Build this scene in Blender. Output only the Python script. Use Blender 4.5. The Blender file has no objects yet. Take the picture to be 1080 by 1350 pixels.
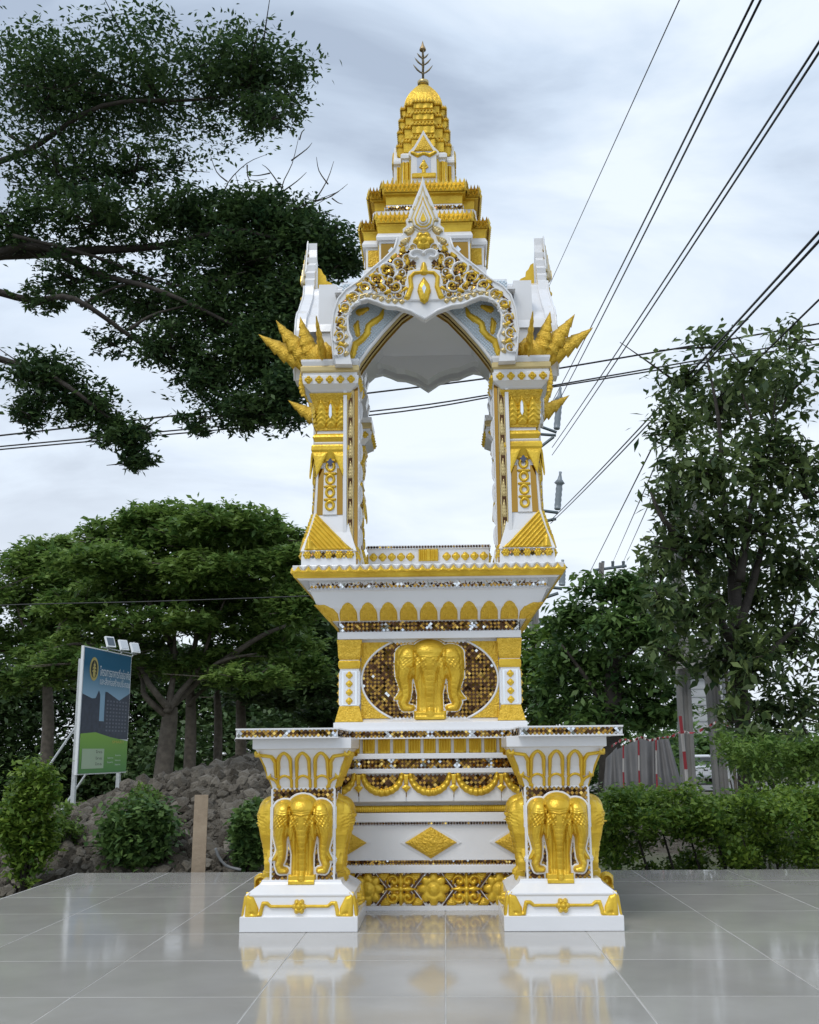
import bpy, bmesh, math, random
import numpy as np
from mathutils import Matrix, Vector
random.seed(7); rng = np.random.default_rng(7)
SC = bpy.context.scene; COL = SC.collection
PI = math.pi
# ------------------------------------------------------------------ camera
FPX, CAMH = 1400.0, .76
YAW, TILT, ROLL = math.atan(43/1400), math.atan(315/1400), math.radians(-.5)
CM = Matrix.Rotation(YAW,3,'Z') @ Matrix.Rotation(PI/2+TILT,3,'X') @ Matrix.Rotation(ROLL,3,'Z')
cam = bpy.data.cameras.new('camera'); co = bpy.data.objects.new('camera', cam); COL.objects.link(co)
co.matrix_world = Matrix.Translation((0,0,CAMH)) @ CM.to_4x4()
cam.sensor_fit = 'VERTICAL'; cam.sensor_height = 36; cam.lens = 36*FPX/1350
cam.clip_start = .05; cam.clip_end = 3000
SC.camera = co
# ------------------------------------------------------------------ overcast sky, soft sun
SUN_EL, SUN_ROT = math.radians(56), math.radians(212)
w = bpy.data.worlds.new('World'); SC.world = w; w.use_nodes = True
nt = w.node_tree; nt.nodes.clear()
def N(t, tree=None, **k):
    n = (tree or nt).nodes.new(t)
    for a, b in k.items(): setattr(n, a, b)
    return n
out = N('ShaderNodeOutputWorld'); bg = N('ShaderNodeBackground'); bg.inputs[1].default_value = .1
sky = N('ShaderNodeTexSky', sky_type='NISHITA', sun_disc=False, sun_elevation=SUN_EL, sun_rotation=SUN_ROT)
tc = N('ShaderNodeTexCoord'); sep = N('ShaderNodeSeparateXYZ')
nt.links.new(tc.outputs['Generated'], sep.inputs[0])
zz = N('ShaderNodeMath', operation='ADD'); zz.inputs[1].default_value = .28
mx = N('ShaderNodeMath', operation='MAXIMUM'); mx.inputs[1].default_value = 0
nt.links.new(sep.outputs[2], mx.inputs[0]); nt.links.new(mx.outputs[0], zz.inputs[0])
dv = N('ShaderNodeVectorMath', operation='DIVIDE'); cmb = N('ShaderNodeCombineXYZ')
for i in range(3): nt.links.new(zz.outputs[0], cmb.inputs[i])
nt.links.new(tc.outputs['Generated'], dv.inputs[0]); nt.links.new(cmb.outputs[0], dv.inputs[1])
mp = N('ShaderNodeMapping'); mp.inputs['Scale'].default_value = (1.0,1.5,.35); mp.inputs['Location'].default_value = (3.7,2.1,.6)
nt.links.new(dv.outputs[0], mp.inputs[0])
n1 = N('ShaderNodeTexNoise'); n1.inputs['Scale'].default_value = 2.1; n1.inputs['Detail'].default_value = 7; n1.inputs['Roughness'].default_value = .52; n1.inputs['Distortion'].default_value = .5
nt.links.new(mp.outputs[0], n1.inputs[0])
cr = N('ShaderNodeValToRGB')
e = cr.color_ramp.elements
e[0].position = .36; e[0].color = (.41,.49,.615,1)
e[1].position = .64; e[1].color = (.80,.885,.98,1)
x = e.new(.5); x.color = (.61,.715,.855,1)
nt.links.new(n1.outputs[0], cr.inputs[0])
# bright towards the horizon, greyer blue overhead
hr = N('ShaderNodeMapRange'); hr.inputs['From Min'].default_value = .06; hr.inputs['From Max'].default_value = .56
hr.inputs['To Min'].default_value = 1.0; hr.inputs['To Max'].default_value = 0.0
nt.links.new(sep.outputs[2], hr.inputs[0])
hm = N('ShaderNodeMath', operation='MULTIPLY'); hm.inputs[1].default_value = .66
nt.links.new(hr.outputs[0], hm.inputs[0])
m1 = N('ShaderNodeMixRGB'); m1.inputs[2].default_value = (.88,.93,.985,1)
nt.links.new(hm.outputs[0], m1.inputs[0]); nt.links.new(cr.outputs[0], m1.inputs[1])
mu = N('ShaderNodeMixRGB', blend_type='MULTIPLY'); mu.inputs[0].default_value = 1; mu.inputs[2].default_value = (10.2,10.2,10.2,1)
nt.links.new(m1.outputs[0], mu.inputs[1])
m2 = N('ShaderNodeMixRGB'); m2.inputs[0].default_value = .93
nt.links.new(sky.outputs[0], m2.inputs[1]); nt.links.new(mu.outputs[0], m2.inputs[2])
nt.links.new(m2.outputs[0], bg.inputs[0]); nt.links.new(bg.outputs[0], out.inputs[0])
sl = bpy.data.lights.new('sun','SUN'); sl.energy = 1.3; sl.angle = math.radians(24); sl.color = (1,.97,.92)
so = bpy.data.objects.new('sun', sl); COL.objects.link(so)
sd = Vector((math.sin(SUN_ROT)*math.cos(SUN_EL), math.cos(SUN_ROT)*math.cos(SUN_EL), math.sin(SUN_EL)))
so.rotation_euler = sd.to_track_quat('Z','Y').to_euler()
vs = SC.view_settings; vs.view_transform = 'Standard'; vs.look = 'None'; vs.exposure = 0.18; vs.gamma = 1; vs.use_curve_mapping = False
# ------------------------------------------------------------------ measuring: a point of the place on the plane Y = const
def P(px, py, Y):
    d = CM @ Vector(((px-540)/FPX, -(py-675)/FPX, -1)); t = Y/d.y
    return Vector((d.x*t, Y, CAMH+d.z*t))
XC, YC = -.073, 5.96                       # axis of the shrine
def loc2(px, py, W):                       # point on the shrine's front plane at half depth W, in shrine coordinates (x, z)
    p = P(px, py, YC-W); return (p.x-XC, p.z)
def prof(py, hw):                          # half width and height of a square section whose front face shows hw pixels half width
    W = .5
    for _ in range(12):
        a, b = P(565-hw, py, YC-W), P(565+hw, py, YC-W); W = (b.x-a.x)/2
    return W, (a.z+b.z)/2
# ------------------------------------------------------------------ materials
MATS = {}
def mat(name, col, rough=.5, metal=0, var=0., vscale=6., bump=0., bscale=60., col2=None, spec=.5, coat=0., transl=0., attr=False, detail=4):
    m = bpy.data.materials.new(name); m.use_nodes = True; t = m.node_tree; b = t.nodes['Principled BSDF']
    b.inputs['Roughness'].default_value = rough; b.inputs['Metallic'].default_value = metal
    b.inputs['Specular IOR Level'].default_value = spec; b.inputs['Coat Weight'].default_value = coat
    b.inputs['Base Color'].default_value = (*col,1)
    tcn = N('ShaderNodeTexCoord', t)
    if attr:
        a = N('ShaderNodeAttribute', t, attribute_name='leafvar'); r = N('ShaderNodeValToRGB', t)
        r.color_ramp.elements[0].color = (*col,1); r.color_ramp.elements[1].color = (*col2,1)
        t.links.new(a.outputs['Fac'], r.inputs[0]); t.links.new(r.outputs[0], b.inputs['Base Color']); csrc = r.outputs[0]
    elif var > 0 or col2:
        n = N('ShaderNodeTexNoise', t); n.inputs['Scale'].default_value = vscale; n.inputs['Detail'].default_value = detail
        t.links.new(tcn.outputs['Object'], n.inputs[0])
        r = N('ShaderNodeValToRGB', t); r.color_ramp.elements[0].position = .3; r.color_ramp.elements[1].position = .7
        c2 = col2 or tuple(c*(1+var) for c in col); c1 = col if col2 else tuple(c*(1-var) for c in col)
        r.color_ramp.elements[0].color = (*c1,1); r.color_ramp.elements[1].color = (*c2,1)
        t.links.new(n.outputs[0], r.inputs[0]); t.links.new(r.outputs[0], b.inputs['Base Color']); csrc = r.outputs[0]
    else: csrc = None
    if bump > 0:
        n = N('ShaderNodeTexNoise', t); n.inputs['Scale'].default_value = bscale; n.inputs['Detail'].default_value = 5
        t.links.new(tcn.outputs['Object'], n.inputs[0])
        bn = N('ShaderNodeBump', t); bn.inputs['Strength'].default_value = bump; bn.inputs['Distance'].default_value = .02
        t.links.new(n.outputs[0], bn.inputs['Height']); t.links.new(bn.outputs[0], b.inputs['Normal'])
    if transl > 0:
        tr = N('ShaderNodeBsdfTranslucent', t); ms = N('ShaderNodeMixShader', t); ms.inputs[0].default_value = transl
        if csrc: t.links.new(csrc, tr.inputs[0])
        else: tr.inputs[0].default_value = (*col,1)
        o = t.nodes['Material Output']
        t.links.new(b.outputs[0], ms.inputs[1]); t.links.new(tr.outputs[0], ms.inputs[2]); t.links.new(ms.outputs[0], o.inputs[0])
    MATS[name] = m; return m
WHITE = mat('white_gloss_paint', (.74,.745,.76), .26, col2=(.81,.815,.835), vscale=2.2, coat=.2, bump=.04, bscale=14, detail=9)
GOLD = mat('gold_paint', (.58,.355,.018), .34, metal=.42, col2=(.84,.575,.055), vscale=9, bump=.16, bscale=70, detail=9)
GOLDT = mat('gold_textured', (.60,.365,.02), .40, metal=.4, col2=(.80,.53,.06), vscale=60, bump=.55, bscale=110)
M_AMB = mat('amber_mirror', (.40,.23,.05), .06, metal=1)
M_BRN = mat('brown_mirror', (.10,.05,.025), .06, metal=1)
M_GLD = mat('gold_mirror', (.85,.58,.16), .05, metal=1)
M_SLV = mat('silver_mirror', (.80,.83,.86), .04, metal=1)
TILES = [M_AMB, M_BRN, M_GLD, M_SLV, mat('mosaic_bed', (.045,.03,.02), .7)]
LATT = mat('lattice_white', (.62,.72,.80), .3)
PEARL = mat('pearl_gold', (.60,.47,.22), .28, metal=.5)
# ------------------------------------------------------------------ mesh helpers
def mesh(name, V, F, m=None, smooth=False):
    me = bpy.data.meshes.new(name); me.from_pydata([tuple(v) for v in V], [], [tuple(f) for f in F])
    if smooth: me.polygons.foreach_set('use_smooth', [True]*len(me.polygons))
    for q in (m if isinstance(m, list) else [m] if m else []): me.materials.append(q)
    return me
def npmesh(name, V, F, m=None, smooth=False, var=None, midx=None):   # V (n,3), F (k,3|4) arrays
    me = bpy.data.meshes.new(name); V = np.asarray(V, np.float32); F = np.asarray(F, np.int32); k, c = F.shape
    me.vertices.add(len(V)); me.vertices.foreach_set('co', V.ravel())
    me.loops.add(k*c); me.loops.foreach_set('vertex_index', F.ravel())
    me.polygons.add(k); me.polygons.foreach_set('loop_start', np.arange(0,k*c,c,dtype=np.int32))
    if smooth: me.polygons.foreach_set('use_smooth', np.ones(k,bool))
    for q in (m if isinstance(m, list) else [m] if m else []): me.materials.append(q)
    if midx is not None: me.polygons.foreach_set('material_index', np.asarray(midx,np.int32))
    if var is not None:
        a = me.attributes.new('leafvar','FLOAT','POINT'); a.data.foreach_set('value', np.asarray(var,np.float32))
    me.update(calc_edges=True); me.validate(); return me
def obj(name, me, parent=None, loc=(0,0,0), rot=(0,0,0), scale=(1,1,1), bevel=0, kind=None, label=None, cat=None, group=None):
    o = bpy.data.objects.new(name, me); COL.objects.link(o)
    o.location = loc; o.rotation_euler = rot; o.scale = scale if hasattr(scale,'__len__') else (scale,)*3
    if parent: o.parent = parent
    if bevel:
        b = o.modifiers.new('bevel','BEVEL'); b.width = bevel; b.segments = 2; b.limit_method = 'ANGLE'; b.angle_limit = math.radians(35)
    if kind: o['kind'] = kind
    if label: o['label'] = label
    if cat: o['category'] = cat
    if group: o['group'] = group
    return o
def thing(name, label, cat, loc=(0,0,0), rotz=0, group=None):
    return obj(name, None, None, loc, (0,0,rotz), label=label, cat=cat, group=group)
def put(name, me, parent, loc=(0,0,0), k=0, tilt=0, spin=0, scale=(1,1,1), **kw):   # piece laid on side k of a four sided body; spin turns it in its own face
    a = k*PI/2; c, s = math.cos(a), math.sin(a)
    l = (c*loc[0]-s*loc[1], s*loc[0]+c*loc[1], loc[2])
    R = Matrix.Rotation(a,3,'Z') @ Matrix.Rotation(tilt,3,'X') @ Matrix.Rotation(spin,3,'Y')
    return obj(name, me, parent, l, R.to_euler(), scale, **kw)
def merge(parts):
    V, F = [], []
    for v, f in parts:
        o = len(V); V += list(v); F += [tuple(i+o for i in q) for q in f]
    return V, F
def box(x0,x1,y0,y1,z0,z1):
    return ([(x0,y0,z0),(x1,y0,z0),(x1,y1,z0),(x0,y1,z0),(x0,y0,z1),(x1,y0,z1),(x1,y1,z1),(x0,y1,z1)],
            [(0,3,2,1),(4,5,6,7),(0,1,5,4),(1,2,6,5),(2,3,7,6),(3,0,4,7)])
def plan(W, kind='sq', D=None):
    if kind == 'sq': q = [(1,-1)]
    elif kind == 'r1': q = [(.76,-1),(.76,-.76),(1,-.76)]
    elif kind == 'r2': q = [(.46,-1),(.46,-.78),(.78,-.78),(.78,-.46),(1,-.46)]
    elif kind == 'round': q = [(math.sin(a),-math.cos(a)) for a in [i*PI/16 for i in range(8)]]
    pts = []
    for k in range(4):
        for x, y in q:
            for _ in range(k): x, y = -y, x
            pts.append((x*W, y*(D if D else W)))
    return pts
def loft(rings, kind='sq'):                # rings: (W, z) or (W, z, D)
    V, F = [], []; n = None
    for r in rings:
        p = plan(r[0], kind, r[2] if len(r) > 2 else None); n = len(p); V += [(x,y,r[1]) for x, y in p]
    for i in range(len(rings)-1):
        for j in range(n):
            a, b = i*n+j, i*n+(j+1)%n; F.append((a,b,b+n,a+n))
    F.append(tuple(range(n-1,-1,-1))); F.append(tuple((len(rings)-1)*n+j for j in range(n)))
    return V, F
def lathe(pr, n=20):
    V, F = [], []
    for r, z in pr: V += [(r*math.cos(2*PI*j/n), r*math.sin(2*PI*j/n), z) for j in range(n)]
    for i in range(len(pr)-1):
        for j in range(n): a, b = i*n+j, i*n+(j+1)%n; F.append((a,b,b+n,a+n))
    F.append(tuple(range(n-1,-1,-1))); F.append(tuple((len(pr)-1)*n+j for j in range(n)))
    return V, F
def tube(pts, rad, n=8):
    pts = [Vector(p) for p in pts]; rad = rad if hasattr(rad,'__len__') else [rad]*len(pts)
    V, F = [], []; up = Vector((.13,.21,.97)).normalized(); ref = None
    for i, p in enumerate(pts):
        t = (pts[min(i+1,len(pts)-1)]-pts[max(i-1,0)]).normalized()
        if ref is None: ref = up if abs(t.dot(up)) < .9 else Vector((1,0,0))
        u = (ref-t*ref.dot(t)).normalized(); ref = u; v = t.cross(u)
        V += [tuple(p+(u*math.cos(2*PI*j/n)+v*math.sin(2*PI*j/n))*rad[i]) for j in range(n)]
    for i in range(len(pts)-1):
        for j in range(n): a, b = i*n+j, i*n+(j+1)%n; F.append((a,b,b+n,a+n))
    F.append(tuple(range(n-1,-1,-1))); F.append(tuple((len(pts)-1)*n+j for j in range(n)))
    return V, F
def vprism(pts, z0, z1):                   # plan outline (x, y) raised between two heights
    n = len(pts); V = [(x,y,z0) for x, y in pts]+[(x,y,z1) for x, y in pts]
    return V, [tuple(range(n-1,-1,-1)), tuple(range(n,2*n))]+[(i,(i+1)%n,(i+1)%n+n,i+n) for i in range(n)]
def prism(pts, y0, y1):                    # outline (x, z), front face at y0 (nearer), back at y1
    n = len(pts); ar = sum(pts[i][0]*pts[(i+1)%n][1]-pts[(i+1)%n][0]*pts[i][1] for i in range(n))
    if ar < 0: pts = pts[::-1]
    V = [(x,y0,z) for x, z in pts]+[(x,y1,z) for x, z in pts]
    return V, [tuple(range(n)), tuple(range(2*n-1,n-1,-1))]+[(i,i+n,(i+1)%n+n,(i+1)%n) for i in range(n)]
def pillow(pts, d, ins=.72, mid=.93, cen=None):      # raised plate, back on y = 0, front at -d
    n = len(pts); ar = sum(pts[i][0]*pts[(i+1)%n][1]-pts[(i+1)%n][0]*pts[i][1] for i in range(n))
    if ar < 0: pts = pts[::-1]
    c = cen or (sum(p[0] for p in pts)/n, sum(p[1] for p in pts)/n); V, F = [], []
    for s, y in ((1,.002),(1,-d*.35),(mid,-d*.75),(ins,-d)):
        V += [(c[0]+(x-c[0])*s, y, c[1]+(z-c[1])*s) for x, z in pts]
    for i in range(3):
        for j in range(n): a, b = i*n+j, i*n+(j+1)%n; F.append((a,b,b+n,a+n))
    F.append(tuple(3*n+j for j in range(n))); return V, F
# two dimensional distance fields for modelled relief
def sseg(X, Z, a, b, ra, rb):
    ax, az = a; bx, bz = b; dx, dz = bx-ax, bz-az; L = dx*dx+dz*dz+1e-12
    t = np.clip(((X-ax)*dx+(Z-az)*dz)/L,0,1)
    return np.hypot(X-ax-t*dx, Z-az-t*dz)-(ra+(rb-ra)*t)
def sline(X, Z, pts, rads):
    d = None
    for i in range(len(pts)-1):
        q = sseg(X,Z,pts[i],pts[i+1],rads[i],rads[i+1]); d = q if d is None else np.minimum(d,q)
    return d
def sell(X, Z, cx, cz, rx, rz, rot=0):
    c, s = math.cos(rot), math.sin(rot); x = (X-cx)*c+(Z-cz)*s; z = -(X-cx)*s+(Z-cz)*c
    k = np.hypot(x/rx, z/rz); return (k-1)*min(rx,rz)
def smin(a, b, k): h = np.clip(.5+.5*(b-a)/k,0,1); return b*(1-h)+a*h-k*h*(1-h)
def dome(d, H, R):                        # d = signed distance, negative inside
    i = np.clip(-d/R,0,1); return np.where(d < 0, H*np.sqrt(np.clip(1-(1-i)**2,0,1)), -d*1.6)
def relief(name, hf, bb, n, m, cut=-.012):      # hf(X,Z) -> height towards the viewer; below 0 it sinks into the ground behind it
    x0, x1, z0, z1 = bb; nx = n; nz = max(3,int(n*(z1-z0)/(x1-x0)))
    xs, zs = np.linspace(x0,x1,nx), np.linspace(z0,z1,nz); X, Z = np.meshgrid(xs, zs); h = np.maximum(hf(X,Z), cut)
    V = np.stack([X,-h,Z],-1).reshape(-1,3); idx = np.arange(nx*nz).reshape(nz,nx)
    F = np.stack([idx[:-1,:-1],idx[:-1,1:],idx[1:,1:],idx[1:,:-1]],-1).reshape(-1,4)
    keep = (h.ravel()[F] > cut+1e-6).any(1); F = F[keep]
    us = np.unique(F); rm = -np.ones(len(V),int); rm[us] = np.arange(len(us))
    return npmesh(name, V[us], rm[F], m, True)
def strokes(lines, H, R=None):            # height field of tapered strokes [(pts, rads), ...]
    def f(X, Z):
        h = None
        for p, r in lines:
            d = sline(X,Z,p,r); q = dome(d, H, R or max(r)); h = q if h is None else np.maximum(h,q)
        return h
    return f
def spiral(cx, cz, r0, r1, a0, a1, n=14):
    return [(cx+(r0+(r1-r0)*i/(n-1))*math.cos(a0+(a1-a0)*i/(n-1)), cz+(r0+(r1-r0)*i/(n-1))*math.sin(a0+(a1-a0)*i/(n-1))) for i in range(n)]
def mosaic(name, inside, bb, pitch, diag=True, prob=(.5,.25,.15,.1), tilt=.08, special=None, seed=1):   # small mirror tiles set in rows on a dark bed, each a little askew
    r = np.random.default_rng(seed); x0,x1,z0,z1 = bb; V, F, MI = [], [], []
    pitch *= 1.18; s = pitch*(.5 if diag else .5)*.90; nx = int((x1-x0)/pitch)+3; nz = int((z1-z0)/pitch)+3
    ox = (x0+x1)/2-int((x1-x0)/2/pitch+1)*pitch; oz = (z0+z1)/2-int((z1-z0)/2/pitch+1)*pitch
    cs = [(ox+i*pitch, oz+j*pitch, (i+j)%2) for i in range(nx) for j in range(nz)]
    if diag: s *= 1.0; cs = [(x,z,0) for x, z, _ in cs]+[(x+pitch/2, z+pitch/2, 1) for x, z, _ in cs]
    for cx, cz, par in cs:
        if not inside(cx, cz): continue
        a, b = r.normal(0,tilt,2); u_ = r.random()
        mi = (0 if par else 1) if u_ < .72 else r.choice(4, p=prob)
        if special:
            q = special(cx, cz, r); mi = mi if q is None else q
        for f, y, m_ in ((1.10,-.0012,4),(1,-.0026,mi)):
            t = s*f; o = [(t,0),(0,t),(-t,0),(0,-t)] if diag else [(t,t),(-t,t),(-t,-t),(t,-t)]
            k = len(V); V += [(cx+u, y+(u*a+v*b)*(m_ < 4), cz+v) for u, v in o][::-1]; F.append((k,k+1,k+2,k+3)); MI.append(m_)
    return npmesh(name, np.array(V), np.array(F), TILES, midx=MI)
def arch_pts(w, h, n=10, p=.55):          # pointed arch outline, base on z = 0
    top = [(w/2*math.cos(t), h*p+(h*(1-p))*math.sin(t)*(1+.10*max(0,math.sin(t))**8)) for t in [PI*i/n for i in range(n+1)]]
    return [(-w/2,0),(w/2,0)]+top
# ------------------------------------------------------------------ ground, tiled terrace
def ground_z(x, y):
    d = np.maximum(0, y-7.4); return -.22-.030*np.minimum(d,26)-.012*np.clip(d-26,0,40)
xs = np.concatenate([np.linspace(-60,-14,16),np.linspace(-12,12,40),np.linspace(14,60,16)]); ys = np.concatenate([np.linspace(-40,6,14),np.linspace(7,30,40),np.linspace(33,90,24)])
xs = np.concatenate([[-900,-300],xs,[300,900]]); ys = np.concatenate([[-900,-200],ys,[200,500,1800]])
X, Y = np.meshgrid(xs, ys); Z = ground_z(X,Y)+.04*np.sin(X*1.3)*np.cos(Y*.9)+.03*np.sin(X*2.9+Y*1.7)
idx = np.arange(X.size).reshape(X.shape)
GRND = mat('earth', (.10,.085,.06), .95, col2=(.07,.085,.035), vscale=.5, bump=.8, bscale=6)
obj('ground', npmesh('ground', np.stack([X,Y,Z],-1).reshape(-1,3), np.stack([idx[:-1,:-1],idx[:-1,1:],idx[1:,1:],idx[1:,:-1]],-1).reshape(-1,4), GRND, True), kind='structure')
TS, FX0, FX1, FY1 = .6, -2.41, 4.19, 7.22
FY0 = FY1-TS*15
CONC = mat('concrete', (.30,.29,.275), .85, var=.22, vscale=5, bump=.25, bscale=40)
terr = obj('terrace_floor', mesh('terrace_floor', *box(FX0-.012,FX1+.012,FY0-.012,FY1+.012,-.6,-.0022), mat('grout', (.46,.45,.43), .9, var=.15, vscale=9)), kind='structure')
FLOOR = mat('polished_tile', (.37,.355,.33), .1, spec=.5, col2=(.44,.425,.395), vscale=2.4, bump=.0, detail=10)
t = FLOOR.node_tree; b = t.nodes['Principled BSDF']
nn = N('ShaderNodeTexNoise', t); nn.inputs['Scale'].default_value = 9; nn.inputs['Detail'].default_value = 6
tcn = N('ShaderNodeTexCoord', t); t.links.new(tcn.outputs['Object'], nn.inputs[0])
mr = N('ShaderNodeMapRange', t); mr.inputs['To Min'].default_value = .03; mr.inputs['To Max'].default_value = .13
t.links.new(nn.outputs[0], mr.inputs[0]); t.links.new(mr.outputs[0], b.inputs['Roughness'])
oi = N('ShaderNodeObjectInfo', t); rmp = t.nodes['Principled BSDF'].inputs['Base Color'].links[0].from_socket
mrr = N('ShaderNodeMapRange', t); mrr.inputs['To Min'].default_value = .95; mrr.inputs['To Max'].default_value = 1.05; t.links.new(oi.outputs['Random'], mrr.inputs[0])
mm = N('ShaderNodeMixRGB', t, blend_type='MULTIPLY'); mm.inputs[0].default_value = 1; cmx = N('ShaderNodeCombineXYZ', t)
for i_ in range(3): t.links.new(mrr.outputs[0], cmx.inputs[i_])
t.links.new(rmp, mm.inputs[1]); t.links.new(cmx.outputs[0], mm.inputs[2])
geo = N('ShaderNodeNewGeometry', t); nd = N('ShaderNodeTexNoise', t); nd.inputs['Scale'].default_value = 1.1; nd.inputs['Detail'].default_value = 12; nd.inputs['Roughness'].default_value = .68; t.links.new(geo.outputs['Position'], nd.inputs[0])
rd = N('ShaderNodeMapRange', t); rd.inputs['From Min'].default_value = .50; rd.inputs['From Max'].default_value = .72; rd.inputs['To Max'].default_value = .30; t.links.new(nd.outputs[0], rd.inputs[0])
md = N('ShaderNodeMixRGB', t); md.inputs[2].default_value = (.34,.30,.245,1); t.links.new(rd.outputs[0], md.inputs[0]); t.links.new(mm.outputs[0], md.inputs[1]); t.links.new(md.outputs[0], b.inputs['Base Color'])
ra = N('ShaderNodeMath', t, operation='MULTIPLY_ADD'); ra.inputs[1].default_value = .30; t.links.new(rd.outputs[0], ra.inputs[0]); t.links.new(mr.outputs[0], ra.inputs[2]); t.links.new(ra.outputs[0], b.inputs['Roughness'])
g = TS/2-.0022
tile_me = mesh('tile', *loft([(g,-.03),(g,-.0012),(g-.0012,0)]), FLOOR)
for i in range(11):
    for j in range(15):
        obj('tile', tile_me, terr, (FX0+TS*(i+.5), FY0+TS*(j+.5), random.uniform(-.0006,0)), (random.gauss(0,.0004), random.gauss(0,.0004), random.choice((0,PI/2,PI,-PI/2))))

# ------------------------------------------------------------------ shrine ornaments (shared meshes)
def eleph(X, Z):                          # three headed elephant, unit width about 1, base z = 0, height about 1.36; signed distances
    body = smin(sell(X,Z,0,1.17,.23,.17), sell(X,Z,0,.95,.22,.24), .05)
    tr = sline(X,Z,[(0,.95),(0,.6),(0,.2),(0,.1)],[.17,.10,.085,.09])
    leg = np.minimum(sline(X,Z,[(-.12,.78),(-.095,.45),(-.10,.15)],[.11,.075,.075]), sline(X,Z,[(.12,.78),(.095,.45),(.10,.15)],[.11,.075,.075]))
    basez = np.maximum(np.abs(X)-.215, np.abs(Z-.085)-.065)
    d = smin(smin(body,tr,.03),leg,.03)
    for s in (-1,1):
        head = smin(sell(X,Z,s*.30,1.12,.175,.14), sell(X,Z,s*.315,.93,.165,.22), .08)
        t2 = sline(X,Z,[(s*.345,.95),(s*.375,.74),(s*.345,.52),(s*.345,.40),(s*.385,.30),(s*.36,.225),(s*.27,.215)],[.13,.105,.075,.062,.058,.055,.042])
        tusk = sline(X,Z,[(s*.40,.46),(s*.45,.39),(s*.495,.365)],[.035,.025,.006])
        d = np.minimum(d, smin(smin(head,t2,.05),tusk,.03))
    return d, basez
def eleph_h(S, H):
    def f(X, Z):
        x, z = X/S, Z/S; d, bz = eleph(x, z)
        h = dome(d, .62, .12)
        ctr = dome(smin(smin(sell(x,z,0,1.15,.20,.15), sell(x,z,0,.98,.15,.20),.05), sline(x,z,[(0,.95),(0,.6),(0,.2),(0,.12)],[.13,.075,.055,.06]), .04), 1.0, .14)
        h = np.where(d < 0, np.maximum(h, np.where(ctr > 0, .55+ctr*.55, h)), h)
        for s in (-1,1):
            q = dome(smin(sell(x,z,s*.30,1.05,.12,.17), sline(x,z,[(s*.33,1.0),(s*.375,.74),(s*.345,.52),(s*.345,.40),(s*.385,.30),(s*.36,.225),(s*.27,.215)],[.10,.075,.055,.045,.042,.04,.03]),.05), .5, .09)
            h = np.where((d < 0) & (q > 0), np.maximum(h, .52+q*.8), h)
            br = dome(sell(x,z,s*.085,1.0,.045,.035), .5, .05); h = np.where(br > 0, h+br*.30, h)           # brow
            er = dome(sell(x,z,s*.175,.86,.05,.20,s*.12), .5, .05); h = np.where((d < 0) & (er > 0), np.maximum(h,.62+er*.45), h)   # folded ear
            h -= .14*np.exp(-((np.abs(x)-.215)/.014)**2)*(d < 0)*(z > .45)*(z < 1.16)                      # furrow between the heads
            h -= .12*np.exp(-((np.abs(x)-.105)/.010)**2)*(d < 0)*(z < .8)*(z > .15)                         # furrows between trunk and legs
            ey = np.exp(-(((np.abs(x)-.30)/.022)**2+((z-.90)/.015)**2)); h += .14*ey*(d < 0)
        ins = np.clip(-d/.06,0,1)
        h -= ins*.045*np.abs(np.sin(z*36))**6*(z < .86)*(np.abs(x) < .075)                                              # rings of the trunk
        h += ins*.075*np.sin(np.abs(x)*100+z*30)*np.sin(z*85)*(z > .84)*(z < 1.03)*(np.abs(x) > .05)
        h -= ins*.05*np.exp(-((np.mod(np.abs(x)*1.0+.25*z,.055)-.027)/.006)**2)*(z > .66)*(z < .84)*(np.abs(x) > .13)
        h -= ins*.05*np.abs(np.sin(z*40+np.abs(x)*8))**8*(z < .62)*(np.abs(x) > .25)             # chased harness
        h += ins*(.09*np.exp(-((z-1.06+.9*(np.abs(x)%.3-.15)**2)/.012)**2)+.05*np.exp(-((z-1.09+.9*(np.abs(x)%.3-.15)**2)/.008)**2))
        h = np.where(bz < 0, np.maximum(h, .62+.10*(z < .075)+0*h), h)
        h = np.where((d < 0)|(bz < 0), np.maximum(h,.05), -np.minimum(np.where(d>0,d,9), np.where(bz>0,bz,9))*2)
        pz_ = np.interp(z,[0,.15,.22,.35,.6,.9,1.12,1.25,1.36],[.85,.80,.52,.55,.72,1.0,1.0,.82,.45]); h = np.where(h > 0, h*pz_, h)
        return h*H*S
    return f
def eleph_rim(S, H, g=.03):
    def f(X, Z):
        d, bz = eleph(X/S, Z/S); d = np.minimum(d,bz)-g
        return np.where(d < 0, np.minimum(-d*3,1)*H, -d*S*2)
    return f
ELE_S = .275
ele_me = relief('elephant_relief', eleph_h(ELE_S,.25), (-.52*ELE_S,.52*ELE_S,0,1.42*ELE_S), 128, GOLD)
ele_rim = relief('elephant_rim', eleph_rim(ELE_S,.006), (-.56*ELE_S,.56*ELE_S,-.02*ELE_S,1.46*ELE_S), 100, WHITE)
def quatre(r, H, m, nm='rosette'):
    def f(X, Z):
        a = np.arctan2(Z,X); rr = np.hypot(X,Z); d = rr-r*(.78+.22*np.abs(np.cos(2*a)))
        h = dome(d, H, r*.5); return np.where(rr < r*.28, h+dome(rr-r*.28,H*.7,r*.28), h)
    return relief(nm, f, (-r*1.15,r*1.15,-r*1.15,r*1.15), 22, m)
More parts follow.
